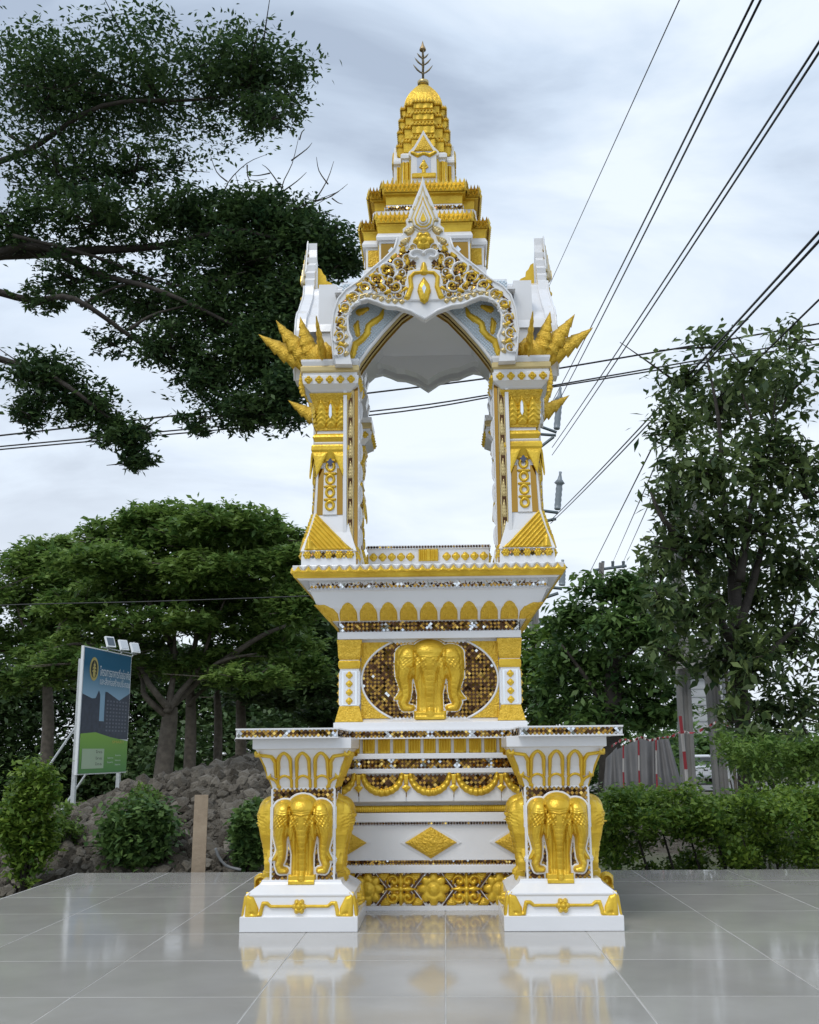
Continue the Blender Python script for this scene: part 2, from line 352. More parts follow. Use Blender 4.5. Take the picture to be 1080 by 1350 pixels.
def flower(r, H, m, n=8):
    def f(X, Z):
        a = np.arctan2(Z,X); rr = np.hypot(X,Z); d = rr-r*(.72+.28*np.abs(np.cos(n/2*a))); h = dome(d,H,r*.45)
        h -= (d < 0)*H*.35*np.exp(-((rr-r*.45)/(r*.06))**2)
        return np.where(rr < r*.3, np.maximum(h,H*.6)+dome(rr-r*.3,H*.6,r*.3), h)
    return relief('rosette', f, (-r*1.1,r*1.1,-r*1.1,r*1.1), 34, m)
def scroll_pair(r):                        # white swirl and its gold eye with a leaf
    wl = [(spiral(0,0,r*.95,r*.42,-.6,4.6,20), [r*.075+.045*r*math.sin(PI*i/19) for i in range(20)]),
          ([(r*.78,-r*.55),(r*1.05,-r*.15),(r*1.0,r*.45)],[r*.04,r*.10,r*.02])]
    gl = [(spiral(0,0,r*.55,r*.06,.2,7.0,18), [r*.035+r*.065*i/17 for i in range(18)]), ([(r*.1,-r*.62),(-r*.5,-r*.45)],[r*.06,r*.14])]
    bb = (-1.25*r,1.25*r,-1.25*r,1.25*r)
    return relief('scroll', strokes(wl,.016), bb, 44, WHITE), relief('scroll_eye', strokes(gl,.015), bb, 40, GOLD)
def flame_leaf(w, h, H, m, name='flame_leaf', n=46):      # pointed leaf with serrated edges and a raised spine, base z = 0
    def f(X, Z):
        t = np.clip(Z/h,0,1); sway = .10*w*np.sin(t*3.0)
        half = w/2*np.power(np.clip(np.sin(PI*np.clip(t*.93+.07,0,1)**.62),0,1),.85)*(1-.22*(np.mod(t*6,1)))
        d = np.abs(X-sway)-half; d = np.maximum(d, Z-h); d = np.maximum(d,-Z)
        hh = dome(d*.8,H,w*.28); return np.where(d < 0, hh-.30*H*np.abs(np.sin(t*18+np.abs(X-sway)/w*7)), hh)
    return relief(name, f, (-w*.62,w*.62,0,h), n, m)
def solid_leaf(w, h, T, m, name):            # free standing flame with a serrated back, modelled on both sides, root z = 0, curving towards +x
    V, F = [], []; n = 64
    for i in range(n):
        t = i/(n-1); cx = -.20*h*t**2.0; half = max(.0015, w/2*math.sin(PI*min(1,(t*.86+.14))**.75)**.95)
        cut = 1-.36*((t*6+.15)%1)*(t < .95); th = T/2*(1-t)**.7*(.88+.12*math.cos(t*38))+.001
        V += [(cx-half*(.6+.4*cut),0,t*h),(cx-half*.4,-th*.8,t*h),(cx,-th*1.25,t*h),(cx+half*.45,-th*.7,t*h),(cx+half*cut,0,t*h+.02*h*(1-cut)),(cx+half*.45,th*.7,t*h),(cx,th*1.25,t*h),(cx-half*.4,th*.8,t*h)]
    for i in range(n-1):
        for j in range(8): a, b = i*8+j, i*8+(j+1)%8; F.append((a,b,b+8,a+8))
    F.append(tuple(range(7,-1,-1))); F.append(tuple((n-1)*8+j for j in range(8)))
    return mesh(name, V, F, m, True)
def teeth_row(length, n, h, d, layers=2, m=None):           # crowded little leaf points, too small to pick apart
    parts = []
    for L in range(layers):
        for i in range(n):
            x = -length/2+length*(i+.5+.5*(L%2)*(i < n-1))/n; w_ = length/n*.56; z0 = -L*h*.42; y0 = -d*.35*L
            parts.append(([(x-w_,y0,z0),(x+w_,y0,z0),(x+w_*.75,y0,z0+h*.45),(x,y0,z0+h),(x-w_*.75,y0,z0+h*.45),(x,y0-d,z0+h*.25)],
                          [(0,1,5),(1,2,5),(2,3,5),(3,4,5),(4,0,5),(4,3,2,1,0)]))
    return mesh('leaf_points', *merge(parts), m or GOLD)
# ------------------------------------------------------------------ altar table: slab, four elephant legs, recessed pedestal
YL0 = 4.853                                # front face of the leg plinths
LW = (P(473,1229,YL0).x-P(317,1229,YL0).x)/2; LCX = (P(746,1229,YL0).x-P(395,1229,YL0).x)/2; YLC = YL0+LW; LCY = YC-YLC
def legp(py, hw):
    l = LW
    for _ in range(8): a, b = P(395-hw,py,YLC-l), P(395+hw,py,YLC-l); l = (b.x-a.x)/2
    return l, (a.z+b.z)/2
table = thing('altar_table', 'white and gold altar table on four elephant legs under the shrine', 'altar table', (XC,YC,0))
S_ = LW/78                                 # metres per photograph pixel on the legs
YTF = YL0-.015; WTB = (P(827,966,YTF).x-P(315,966,YTF).x)/2; zt1, zt0 = P(400,960,YTF).z, P(400,973,YTF).z
TABLE_Z = zt1; TD = YC-YTF; PD, PW = YC-5.49, .545
NW, ND = (P(690,966,YTF).x-P(452,966,YTF).x)/2, PD+.085      # the front and back edges step in between the legs
def tplan(d):
    h = [(-NW-d,-TD-d),(-NW-d,-ND-d),(NW+d,-ND-d),(NW+d,-TD-d)] if False else [(-NW+d,-TD-d),(-NW+d,-ND-d),(NW-d,-ND-d),(NW-d,-TD-d)]
    r = [(-WTB-d,-TD-d)]+h+[(WTB+d,-TD-d)]; return r+[(-x,-y) for x, y in r]
slab = obj('table_top', mesh('table_top', *merge([vprism(tplan(-.004),zt0,zt1),vprism(tplan(0),zt0-.001,zt0+.004),vprism(tplan(0),zt1-.006,zt1+.001)]), WHITE), table)
bandH = zt1-zt0-.012
def band_special(per, off=0, w=.016):
    def f(x, z, r):
        t = (x-off+per/2)%per-per/2
        return 3 if abs(t) < w and r.random() < .75 else None
    return f
tp_ = tplan(-.004)
for i in range(len(tp_)):
    (xa,ya),(xb,yb) = tp_[i], tp_[(i+1)%len(tp_)]; ln = math.hypot(xb-xa,yb-ya)
    bm = mosaic('mirror_band', lambda x,z: abs(x) < ln/2-.010 and .004 < z < bandH-.004, (-ln/2,ln/2,0,bandH), .016, True, (.40,.20,.34,.06), .14, band_special(.21), 300+i)
    obj('mirror_band', bm, slab, ((xa+xb)/2,(ya+yb)/2,zt0+.006), (0,0,math.atan2(yb-ya,xb-xa)), kind='stuff')
def arch_stroke(w, h, r, H=.010, name='arch_moulding', m=None):
    a = arch_pts(w,h,12)[2:]; a = [(w/2,0)]+a+[(-w/2,0)]
    return relief(name, strokes([(a,[r]*len(a))],H,r), (-w*.62,w*.62,-r,h*1.12+r), 34, m or GOLD)
A1 = arch_stroke(18*S_, 33*S_, 2.0*S_); A2 = arch_stroke(19*S_, 15*S_, 2.2*S_)
HALF1 = relief('corner_arch_moulding', strokes([([(-9*S_,0),(-9*S_,20*S_),(-4*S_,29*S_),(8*S_,31*S_),(16*S_,31.5*S_)],[2*S_]*5)],.010,2*S_), (-13*S_,20*S_,-2*S_,36*S_), 34, GOLD)
HALF2 = relief('corner_arch_moulding', strokes([([(-9*S_,-1*S_),(-3*S_,9*S_),(6*S_,14*S_)],[2.2*S_]*3)],.010,2*S_), (-13*S_,10*S_,-4*S_,18*S_), 26, GOLD)
s = S_
trim_me = relief('gold_trim', strokes([([(-38*s,0),(38*s,0)],[1.7*s]*2)]+[([(q*38*s,0),(q*43*s,4*s),(q*48*s,4*s),(q*50*s,-3*s),(q*51*s,-10*s),(q*56*s,-12*s)],[1.8*s,2.2*s,2.4*s,2.2*s,2.2*s,1.2*s]) for q in (-1,1)]
    +[([(q*55*s,-11*s),(q*60*s,-4*s),(q*65*s,8*s),(q*69*s,13*s)],[2.5*s,6*s,5*s,2*s]) for q in (-1,1)]+[([(q*57*s,-12*s),(q*69*s,-12*s)],[2.5*s,3*s]) for q in (-1,1)]+[([(q*68*s,-10*s),(q*68*s,10*s)],[4*s,3*s]) for q in (-1,1)],.012), (-72*s,72*s,-16*s,18*s), 110, GOLD)
loz_me = flower(9*S_, .016, GOLD, 6)
dieW, dz0 = legp(1160,42); _, dz1 = legp(1040,42)
die_m = mosaic('mirror_panel', lambda x,z: abs(x) < dieW-.012 and .004 < z < dz1-dz0-.004, (-dieW,dieW,0,dz1-dz0), .017, True, (.52,.30,.13,.05), .13, None, 5)
leg_me = mesh('leg', *loft([legp(1229,78),legp(1209,78)]+[legp(1208,74),legp(1205,73),legp(1183,70),legp(1181,71),legp(1179,71),legp(1166,55),legp(1163,53),legp(1160,52),(dieW,dz0+.001),(dieW,dz1),legp(1038,41),legp(1028,44),legp(1022,47),legp(1012,49),legp(1000,54),legp(992,59),legp(988,61.5),legp(987,65),(legp(974,65)[0],zt0+.001)]), WHITE)
pl1, pz1 = legp(1195,71.5)
cw, cz = legp(1008,51.5); cw2, cz2 = legp(1030,44)
t1 = math.atan2(legp(992,59)[0]-legp(1022,47)[0], legp(992,59)[1]-legp(1022,47)[1])
ang_ele = ((-1,0),(1,0))
frame_me = mesh('panel_frame', *box(-.005,.002,-.004,.004,0,dz1-dz0), WHITE)
for k in range(4):
    L = obj('leg', leg_me, table, ((-1,1,1,-1)[k]*LCX,(-1,-1,1,1)[k]*LCY,0), bevel=.002)
    for f in range(4):
        put('mirror_panel', die_m, L, (0,-dieW,dz0), f, kind='stuff')
        for q in (-1,1): put('panel_frame', frame_me, L, (q*dieW,-dieW,dz0), f, scale=(q,1,1))
        put('elephant_rim', ele_rim, L, (0,-dieW-.0045,dz0-.022), f, scale=(1,1,1.06))
        put('elephant', ele_me, L, (0,-dieW-.006,dz0-.022), f, scale=(1,1,1.06))
        put('gold_trim', trim_me, L, (0,-pl1-.001,pz1), f, tilt=-math.atan2(3,25))
        put('lozenge', loz_me, L, (0,-pl1-.006,pz1), f, tilt=-math.atan2(3,25))
        for i in (-1,0,1): put('arch_moulding', A1, L, (i*25.5*S_,-legp(1024,46.4)[0],legp(1024,46.4)[1]), f, tilt=t1)
        for i in (-1,0,1): put('arch_moulding', A2, L, (i*26*S_,-legp(1037,41.3)[0]+.001,legp(1037,41.3)[1]), f, tilt=t1*.75)
        for q in (-1,1):
            o = put('corner_arch_moulding', HALF1, L, (q*47*S_,-legp(1024,46.4)[0],legp(1024,46.4)[1]), f, tilt=t1, scale=(-q*-1,1,1))
            o = put('corner_arch_moulding', HALF2, L, (q*42*S_,-legp(1037,41.3)[0]+.001,legp(1037,41.3)[1]), f, tilt=t1*.75, scale=(q,1,1))
# recessed pedestal in the middle
def pz(py): return P(568,py,YC-PD).z
SP = (P(668,1100,YC-PD).x-P(568,1100,YC-PD).x)/100     # metres per pixel there
def px_(p): return P(p,1100,YC-PD).x-XC
def row(name, py0, py1, dd, m=WHITE, w=0): return obj(name, mesh(name, *loft([(PW+dd+w,pz(py0),PD+dd),(PW+dd+w,pz(py1),PD+dd)]), m), ped, bevel=.002)
ped = obj('pedestal', mesh('pedestal', *loft([(PW+.012,.0,PD+.012),(PW+.012,pz(1194),PD+.012),(PW-.006,pz(1193.5),PD-.006),(PW-.006,pz(1150),PD-.006),(PW-.006,pz(1120),PD-.006),(PW-.006,pz(1060),PD-.006),(PW+.012,pz(1030),PD+.012),(PW+.03,pz(1019),PD+.03),(PW+.02,pz(1013),PD+.02),(PW+.02,pz(1000),PD+.02),(PW+.02,pz(993),PD+.02),(PW+.02,zt0+.002,PD+.02)]), WHITE), table)
row('ledge',1150,1140,.024); row('ledge',1083,1071,.026); row('ledge',1019,1013,.048); row('ledge',1000,993,.062)
row('white_panel',1134,1088,.004)
def pband(py0, py1, dd, pitch, seed, prob=(.46,.30,.16,.08), special=None):
    h = pz(py1)-pz(py0); me = mosaic('mirror_band', lambda x,z: abs(x) < PW and .002 < z < h-.002, (-PW,PW,0,h), pitch, True, prob, .15, special, seed)
    return obj('mirror_band', me, ped, (0,-PD-dd,pz(py0)), kind='stuff')
pband(1193,1150,-.006,.018,11); pband(1139.5,1134,-.006,.012,12,(.3,.5,.15,.05)); pband(1088,1083,-.006,.012,13,(.3,.5,.15,.05))
pband(1013,1000,.02,.016,14,(.5,.24,.18,.08),band_special(44*SP,px_(472),.014))
gm = mosaic('mirror_panel', lambda x,z: abs(x) < PW and .002 < z < pz(1019)-pz(1050)-.004, (-PW,PW,0,pz(1019)-pz(1050)), .018, True, (.55,.33,.10,.02), .12, None, 15)
obj('mirror_panel', gm, ped, (0,-PD-.0305,pz(1050)), (math.radians(0),0,0), kind='stuff')
rope = [(x*.006, 0, .0) for x in range(-100,101)]
obj('rope_moulding', mesh('rope_moulding', *tube([(PW*(i/100),-PD-.008,pz(1066)+.0) for i in range(-100,101)], [5*SP*(.82+.18*(i%2)) for i in range(201)], 10), GOLD), ped)
pet = mesh('petal', *pillow([(-7.5*SP,0),(7.5*SP,0),(8.6*SP,21*SP),(-8.6*SP,21*SP)],.012,.80), GOLD)
flute = relief('petal', lambda X,Z: np.where((np.abs(X) < 8*SP)&(Z > 0)&(Z < 21*SP), .010+.005*np.sin(np.abs(X)/SP*1.6+1.2)*np.clip(Z/(5*SP),0,1)-.010*(np.abs(X)/(8*SP))**6, -.02), (-8.6*SP,8.6*SP,-.4*SP,21.6*SP), 24, GOLD)
for i in range(-8,9): obj('petal', flute, ped, (px_(568+i*20.3),-PD-.024,pz(993)))
dm = mesh('diamond', *pillow([(34*SP,0),(0,20*SP),(-34*SP,0),(0,-20*SP)],.022,.12,.80), GOLDT); dmr = mesh('diamond_rim', *prism([(40*SP,0),(0,23.5*SP),(-40*SP,0),(0,-23.5*SP)],-.004,.002), WHITE)
for i in (-1,0,1):
    for n_, m_, y_ in (('diamond_rim',dmr,-.0045),('diamond',dm,-.008)): obj(n_, m_, ped, (px_(568+i*118),-PD+y_,pz(1110.5)))
sw = [(26*SP*math.cos(t), -24*SP*math.sin(t)) for t in [PI*i/12 for i in range(13)]]
swag = relief('garland', lambda X,Z: strokes([(sw,[3*SP+1.8*SP*math.sin(PI*i/12) for i in range(13)])],.020)(X,Z)+.003*np.sin(np.arctan2(Z,X)*22), (-34*SP,34*SP,-34*SP,4*SP), 60, GOLD)
below = relief('white_field', lambda X,Z: np.where((np.hypot(X,Z*26/24) > 24*SP)&(Z < 0)&(Z > -36*SP)&(np.abs(X) < 31.5*SP), .0035, -.02), (-32*SP,32*SP,-36.5*SP,1*SP), 60, WHITE)
tas = mesh('tassel', *merge([pillow([(-2.6*SP,-14*SP),(2.6*SP,-14*SP),(3.4*SP,0),(-3.4*SP,0)],.012), pillow([(-6.5*SP,-17*SP),(0,-24*SP),(6.5*SP,-17*SP),(0,-13*SP)],.016,.4)]), GOLD)
for i in range(-2,3):
    o = obj('garland', swag, ped, (px_(568+i*63),-PD-.034,pz(1020))); obj('white_field', below, ped, (px_(568+i*63),-PD-.032,pz(1020)))
for i in range(-3,3): obj('tassel', tas, ped, (px_(568+(i+.5)*63),-PD-.034,pz(1020)))
fl1 = flower(20*SP,.011,GOLD,8); fl2 = flame_leaf(26*SP,22*SP,.014,GOLD,'leaf',40)
stp = mesh('mirror_strip', *prism([(-25*SP,-1.5*SP),(25*SP,-1.5*SP),(25*SP,1.5*SP),(-25*SP,1.5*SP)],-.005,.0), M_BRN); stw = mesh('strip_edge', *prism([(-26*SP,-2.6*SP),(26*SP,-2.6*SP),(26*SP,2.6*SP),(-26*SP,2.6*SP)],-.003,.0), WHITE)
zc = pz(1172)
scw = relief('scrollwork', lambda X,Z: np.maximum(strokes([(spiral(q*9.5*SP,u*10*SP,8.5*SP,1.2*SP,(PI if q < 0 else 0)-u*q*.4,(PI if q < 0 else 0)-u*q*.4+u*q*6.2,18),[1.3*SP+1.6*SP*i/17 for i in range(18)]) for q in (-1,1) for u in (-1,1)]+[([(0,u*19*SP),(0,u*9*SP),(0,0)],[.8*SP,4.2*SP,1*SP]) for u in (-1,1)]+[([(q*19*SP,0),(q*9*SP,0),(0,0)],[.8*SP,3.6*SP,1*SP]) for q in (-1,1)],.015)(X,Z), dome(np.hypot(X,Z)-4*SP,.018,4*SP)), (-20*SP,20*SP,-20.5*SP,20.5*SP), 64, GOLD)
for i in range(-3,3): obj('scrollwork', scw, ped, (px_(571+i*86+43),-PD-.001,zc))
for i in range(-2,3):
    cx = 571+i*86
    obj('flower', fl1, ped, (px_(cx),-PD-.004,zc), (0,0,0), (1,1,1.0))
    for q in (-1,1):
        for u in (-1,1):
            a = math.radians(52)*q*u
            sc = (.95,1,1) if u == q else (.94,1,.99)
            for n_, m_, y_ in (('strip_edge',stw,-.001),('mirror_strip',stp,-.0025)): put(n_, m_, ped, (px_(cx+q*20.5),-PD+.003+y_*(1 if u == q else 1.5),zc+u*10.5*SP), 0, spin=a, scale=(.52,1,1))
            put('leaf', fl2, ped, (px_(cx+q*22),-PD-.001,zc+u*20.5*SP), 0, spin=PI if u > 0 else 0, scale=(.62,.8,.5))
# ------------------------------------------------------------------ the shrine on the table
shrine = thing('spirit_shrine', 'white and gold Thai shrine with mirror mosaic and tiered spire on altar table', 'shrine', (XC,YC,TABLE_Z))
MAIN0 = set(bpy.data.objects)
Z0 = TABLE_Z
def pr(py, hw): return prof(py,hw)
# pedestal block with elephant panels
dW, dza = pr(946,116); dW = pr(895,113)[0]-.012; _, dzb = pr(842,119)
block = obj('pedestal_block', mesh('pedestal_block', *loft([(pr(958,128)[0],Z0-.003),(pr(952,128)[0],pr(952,128)[1]),pr(950,122),(dW,pr(947,116)[1]),(dW,dzb),(pr(842,121)[0],dzb+.001),pr(832,121)]), WHITE), shrine, bevel=.002)
SQ = dW/113*1.03
zmid = pr(896,110)[1]; hp = (pr(844,110)[1]-pr(946,110)[1])/2
pw = 90*SQ
pe = hp*1.18
pan_m = mosaic('mirror_panel', lambda x,z: math.hypot(x/pw,z/pe) < 1 and abs(z) < hp-.004, (-pw,pw,-hp,hp), .0165, True, (.42,.44,.09,.05), .12, None, 21)
tmax = math.asin(.985/1.18)
sp_pts = [(pw*1.005,hp*.985),(pw*1.005,.012)]+[(pw*math.cos(t),pe*math.sin(t)) for t in np.linspace(.06,tmax,16)]
sp_me = mesh('corner_plate', *prism(sp_pts,-.008,.001), GOLDT)
rimpts = [(pw*math.cos(t),0,pe*math.sin(t)) for t in np.linspace(-tmax,tmax,25)]
rim_me = mesh('panel_rim', *tube([(x,-.006,z) for x,_,z in rimpts], .006, 6), WHITE, True)
ES2 = 90*SQ/.98
ele2 = relief('elephant_relief', eleph_h(ES2,.16), (-.52*ES2,.52*ES2,0,1.36*ES2), 90, GOLD); ele2r = relief('elephant_rim', eleph_rim(ES2,.006), (-.56*ES2,.56*ES2,-.02*ES2,1.4*ES2), 90, WHITE)
esz = 103/ (1.31*90/.98)
pil_top = pr(862,119)
def pilp(py, hw): return (hw*SQ, pr(py,113)[1])
PC = 105.5*SQ                       # corner pilasters
pil_cap = mesh('capital', *loft([pilp(870,12.9),pilp(866,14.6),pilp(860,15.0),pilp(850,15.5),pilp(846,16.3),pilp(843,16.3)]), GOLDT)
pil_ring = mesh('ring', *loft([pilp(881,13.3),pilp(878,14.6),pilp(872,14.6),pilp(870,13.3)]), GOLD)
pil_sh = mesh('pilaster', *loft([pilp(949,12.9),pilp(930,12.5),pilp(882,12.5),pilp(842.5,14.5)]), WHITE)
pil_foot = mesh('foot', *loft([pilp(951,18.1),pilp(948,17.6),pilp(940,15.5),pilp(930,12.9)]), GOLDT)
pp_w, pp_h = 7*SQ, pr(884,113)[1]-pr(929,113)[1]
pil_mir = mesh('mirror_inlay', *prism([(-10*SQ,0),(10*SQ,0),(10*SQ,pp_h),(-10*SQ,pp_h)],-.003,.0), M_SLV)
pil_pan = mesh('inlay_panel', *prism([(-7.5*SQ,.006),(7.5*SQ,.006),(7.5*SQ,pp_h-.006),(-7.5*SQ,pp_h-.006)],-.006,.0), WHITE)
q_s = quatre(4.6*SQ,.008,GOLD)
for k in range(4):
    put('mirror_panel', pan_m, block, (0,-dW,zmid), k, kind='stuff')
    for sx, sz in ((1,1),(-1,1),(1,-1),(-1,-1)): put('corner_plate', sp_me, block, (0,-dW,zmid), k, scale=(sx,1,sz))
    for sx in (1,-1): put('panel_rim', rim_me, block, (0,-dW,zmid), k, scale=(sx,1,1))
    put('elephant_rim', ele2r, block, (0,-dW-.003,zmid-hp*1.06), k, scale=(1,1,esz)); put('elephant', ele2, block, (0,-dW-.005,zmid-hp*1.06), k, scale=(1,1,esz))
    pil = put('pilaster', pil_sh, shrine, (-PC,-PC,0), k, bevel=.0015)
    for n_, m_ in (('capital',pil_cap),('ring',pil_ring),('foot',pil_foot)): put(n_, m_, pil, bevel=.0015)
    for f in range(4):
        put('mirror_inlay', pil_mir, pil, (0,-12.5*SQ,pilp(929,1)[1]), f); put('inlay_panel', pil_pan, pil, (0,-12.5*SQ-.001,pilp(929,1)[1]), f)
        for i in range(4): put('rosette', q_s, pil, (0,-12.5*SQ-.0065,pilp(929,1)[1]+pp_h*(i+.5)/4), f)
# spreading slab
A_ = [pr(832,118),pr(819,119),pr(818,126),pr(817,128),pr(800,146),pr(778,156),pr(776.5,160),pr(775,156),pr(764,157),pr(763,170),pr(760,174),pr(757,178),pr(743,179)]
base_slab = obj('base_slab', mesh('base_slab', *loft([(w_,z_) for w_, z_ in A_]), WHITE), shrine, bevel=.002)
mW, mz = pr(831,119); mh = pr(819,119)[1]-mz
m1_ = mosaic('mirror_band', lambda x,z: abs(x) < mW-.004 and .004 < z < mh-.002, (-mW,mW,0,mh), .0165, True, (.45,.33,.16,.06), .17, band_special(.23), 31)
mW2, mz2 = pr(774.5,156); mh2 = pr(764.5,156.5)[1]-mz2
m2_ = mosaic('mirror_band', lambda x,z: abs(x) < mW2-.004 and .004 < z < mh2-.002, (-mW2,mW2,0,mh2), .0165, True, (.50,.28,.16,.06), .17, band_special(.145), 32)
PX = mW/119
pw0, pz0 = pr(817,128); pw1, pz1_ = pr(795,148); ptilt = math.atan2(pw1-pw0, pz1_-pz0); plen = math.hypot(pw1-pw0, pz1_-pz0)
petal_me = mesh('petal', *pillow(arch_pts(23*PX,plen*1.02,12,.45),.010,.60,.9), GOLDT); petal_in = relief('petal_vein', strokes([([(0,3*PX),(0,plen*.8)],[2.2*PX,1*PX]),([(-6*PX,3*PX),(-6.5*PX,plen*.4),(0,plen*.88),(6.5*PX,plen*.4),(6*PX,3*PX)],[1*PX]*5)],.006), (-10*PX,10*PX,0,plen), 26, GOLD)
cpetal = mesh('corner_petal', *pillow([(-12*PX,0),(2*PX,0),(19*PX,plen*.97),(6*PX,plen*.98),(-6*PX,plen*.80),(-11*PX,plen*.45)],.010,.62,.9), GOLDT)
tooth = relief('tooth', lambda X,Z: np.where(Z < 0, -.02, dome(np.maximum(np.abs(X)/.0225-(1-Z/.058),-Z)*.02,.014,.014)), (-.026,.026,-.002,.060), 16, GOLD)
gW, gz = pr(760,176); gW1, gz1 = pr(744.5,179)
gl = mesh('gold_band', *loft([(gW+.001,gz),(gW+.007,gz+.006),(gW+.008,gz+.016),(gW1+.003,gz+.026),(gW1+.003,gz+.036),(gW1+.001,gz+.038)]), GOLD)
gb = obj('gold_band', gl, base_slab, bevel=.001)
nT = 26
tm = mesh('tooth', *pillow([(-.0225,0),(.0225,0),(.0,.034)],.012,.25,.75), GOLD)
tm2 = mesh('white_point', *pillow([(-.0225,0),(.0225,0),(.0,.030)],.008,.4,.8), WHITE)
for k in range(4):
    put('mirror_band', m1_, base_slab, (0,-mW,mz), k, kind='stuff'); put('mirror_band', m2_, base_slab, (0,-mW2,mz2), k, kind='stuff')
    for i in range(-4,5):
        put('petal', petal_me, base_slab, (i*26.3*PX,-pw0-.001,pz0), k, tilt=ptilt); put('petal_vein', petal_in, base_slab, (i*26.3*PX,-pw0-.008,pz0), k, tilt=ptilt)
    for q in (-1,1): put('corner_petal', cpetal, base_slab, (q*5*26.0*PX,-pw0-.001,pz0), k, tilt=ptilt, scale=(q,1,1))
    pit = 2*(gW1-.004)/nT
    for i in range(nT):
        put('tooth', tm, base_slab, (-gW1+.004+pit*(i+.5),-gW1-.002,gz+.024), k, scale=(pit/.045,1,1))
        if i: put('white_point', tm2, base_slab, (-gW1+.004+pit*i,-gW1+.002,gz1+.006), k, scale=(pit/.045,1,-1))
zS = A_[-1][1]                                # terrace of the slab
# small plinth inside, for the statue
plW, plz = P(645,720,YC-.30).x-P(564,720,YC-.30).x, P(564,720,YC-.30).z
pl = obj('inner_plinth', mesh('inner_plinth', *loft([(plW-.012,zS-.002),(plW-.006,plz-.022),(plW,plz-.020),(plW,plz)]), WHITE), shrine, bevel=.0015)
pm = mosaic('mirror_band', lambda x,z: abs(x) < plW-.006 and 0 < z < .014, (-plW,plW,.0,.014), .013, True, (.3,.55,.1,.05), .15, None, 41)
q_p = quatre(5.6*PX,.010,GOLD); cblk = relief('centre_block', lambda X,Z: np.where((np.abs(X) < 13*PX)&(Z > 0)&(Z < .062), .012+.006*np.sin(np.abs(X)/PX*1.2), -.02), (-14*PX,14*PX,-.002,.064), 28, GOLD)
for k in range(4):
    put('mirror_band', pm, pl, (0,-plW-.0005,plz-.017), k, kind='stuff'); put('centre_block', cblk, pl, (0,-plW+.004,plz-.022-.064), k)
    for q in (-1,1):
        for i in range(5): put('rosette', q_p, pl, (q*(25+i*12.7)*PX,-plW+.006,plz-.022-.040), k)
# corner columns
CW, _ = pr(735,168.5)
def colp(py, hw):
    l = .1
    for _ in range(6): a, b = P(434-hw,py,YC-CW), P(434+hw,py,YC-CW); l = (b.x-a.x)/2
    return l, a.z
CL = colp(735,37)[0]; CC = CW-CL
col_me = mesh('column', *loft([(colp(738,36)[0],zS-.002)]+[colp(p,h) for p, h in ((736,36),(727.5,35),(727,37),(724,36),(700,28),(673,21.5),(618,18.5),(583,21),(580,22.5),(578,20),(563,18),(522,19),(512,29),(508,35),(507,37),(497,38),(496,36),(484,36),(478,38),(475,38))]), WHITE)
foot_me = mesh('foot', *loft([colp(726.5,37.3),colp(722,35.5),colp(700,28.5),colp(690,25.5),colp(675,22.6)]), GOLD)
cap_me = mesh('capital', *loft([colp(563,20),colp(560,20.5),colp(545,20.5),colp(535,21.5),colp(525,24.5),colp(518,28),colp(516,28)]), GOLDT)
tor_me = mesh('ring', *loft([colp(579,20.5),colp(576,22),colp(573,24),colp(570,22.5),colp(567.5,20.5)]), GOLD)
pet_me = mesh('petal_cap', *loft([colp(606,20.3),colp(596,23.5),colp(590,25.5),colp(585,25.0),colp(583,24)]), GOLD)
line_me = mesh('gold_line', *loft([colp(492,37),colp(490,38.5),colp(485,38.5),colp(483,37)]), PEARL)
CPX = CL/37
drop_me = mesh('petal_tip', *pillow([(-25*CPX,0),(-21*CPX,-14*CPX),(-18*CPX,-36*CPX),(-9*CPX,-14*CPX),(-3*CPX,0)],.010,.5,.85), GOLD)
chev = relief('chevron_plate', lambda X,Z: np.where((X+33*CPX > .26*Z)&(X < 33*CPX-56*CPX*(Z/(60*CPX))**.95)&(Z > 0)&(Z < 60*CPX), .008+.006*np.sin((X*1.15+Z)/CPX*.85)*(X+Z*.7 > -14*CPX)+.006*np.cos((X+Z*.1)/CPX*.5)*(X+Z*.7 <= -14*CPX), -.02), (-34*CPX,34*CPX,-.2*CPX,61*CPX), 72, GOLD)
sh_w, (_, shz0), (_, shz1) = 9*CPX, colp(676,20), colp(600,19)
strip_me = mesh('shaft_panel', *prism([(-9.5*CPX,0),(9.5*CPX,0),(8.5*CPX,shz1-shz0-10*CPX),(0,shz1-shz0),(-8.5*CPX,shz1-shz0-10*CPX)],-.005,.012), WHITE)
mir_me = mesh('mirror_inlay', *prism([(-18*CPX,0),(18*CPX,0),(16*CPX,shz1-shz0-14*CPX),(-16*CPX,shz1-shz0-14*CPX)],-.002,.010), M_AMB)
ring_me = relief('ring_motif', lambda X,Z: np.maximum(dome(np.abs(np.hypot(X,Z*.9)-5*CPX)-1.5*CPX,.007,1.5*CPX), dome(sline(X,Z,[(-6.5*CPX,8.3*CPX),(6.5*CPX,8.3*CPX)],[1.3*CPX]*2),.006,1.3*CPX)), (-9*CPX,9*CPX,-8*CPX,10.5*CPX), 30, GOLD)
base_q = flower(5.5*CPX,.010,GOLD,6); band_q = flower(5.2*CPX,.010,GOLD,4)
cleaf = flame_leaf(18*CPX,40*CPX,.012,GOLD,'acanthus',30)
brk = solid_leaf(12*CPX,34*CPX,.022,GOLDT,'corner_flame')
slit = mesh('mirror_drop', *pillow([(0,-11*CPX),(2.2*CPX,-6*CPX),(1.8*CPX,8*CPX),(0,12*CPX),(-1.8*CPX,8*CPX),(-2.2*CPX,-6*CPX)],.005,.6), M_SLV)
star = mesh('mirror_diamond', *pillow([(5*CPX,0),(0,6*CPX),(-5*CPX,0),(0,-6*CPX)],.006,.3), mat('blue_glass_bead',(.07,.08,.14),.1))
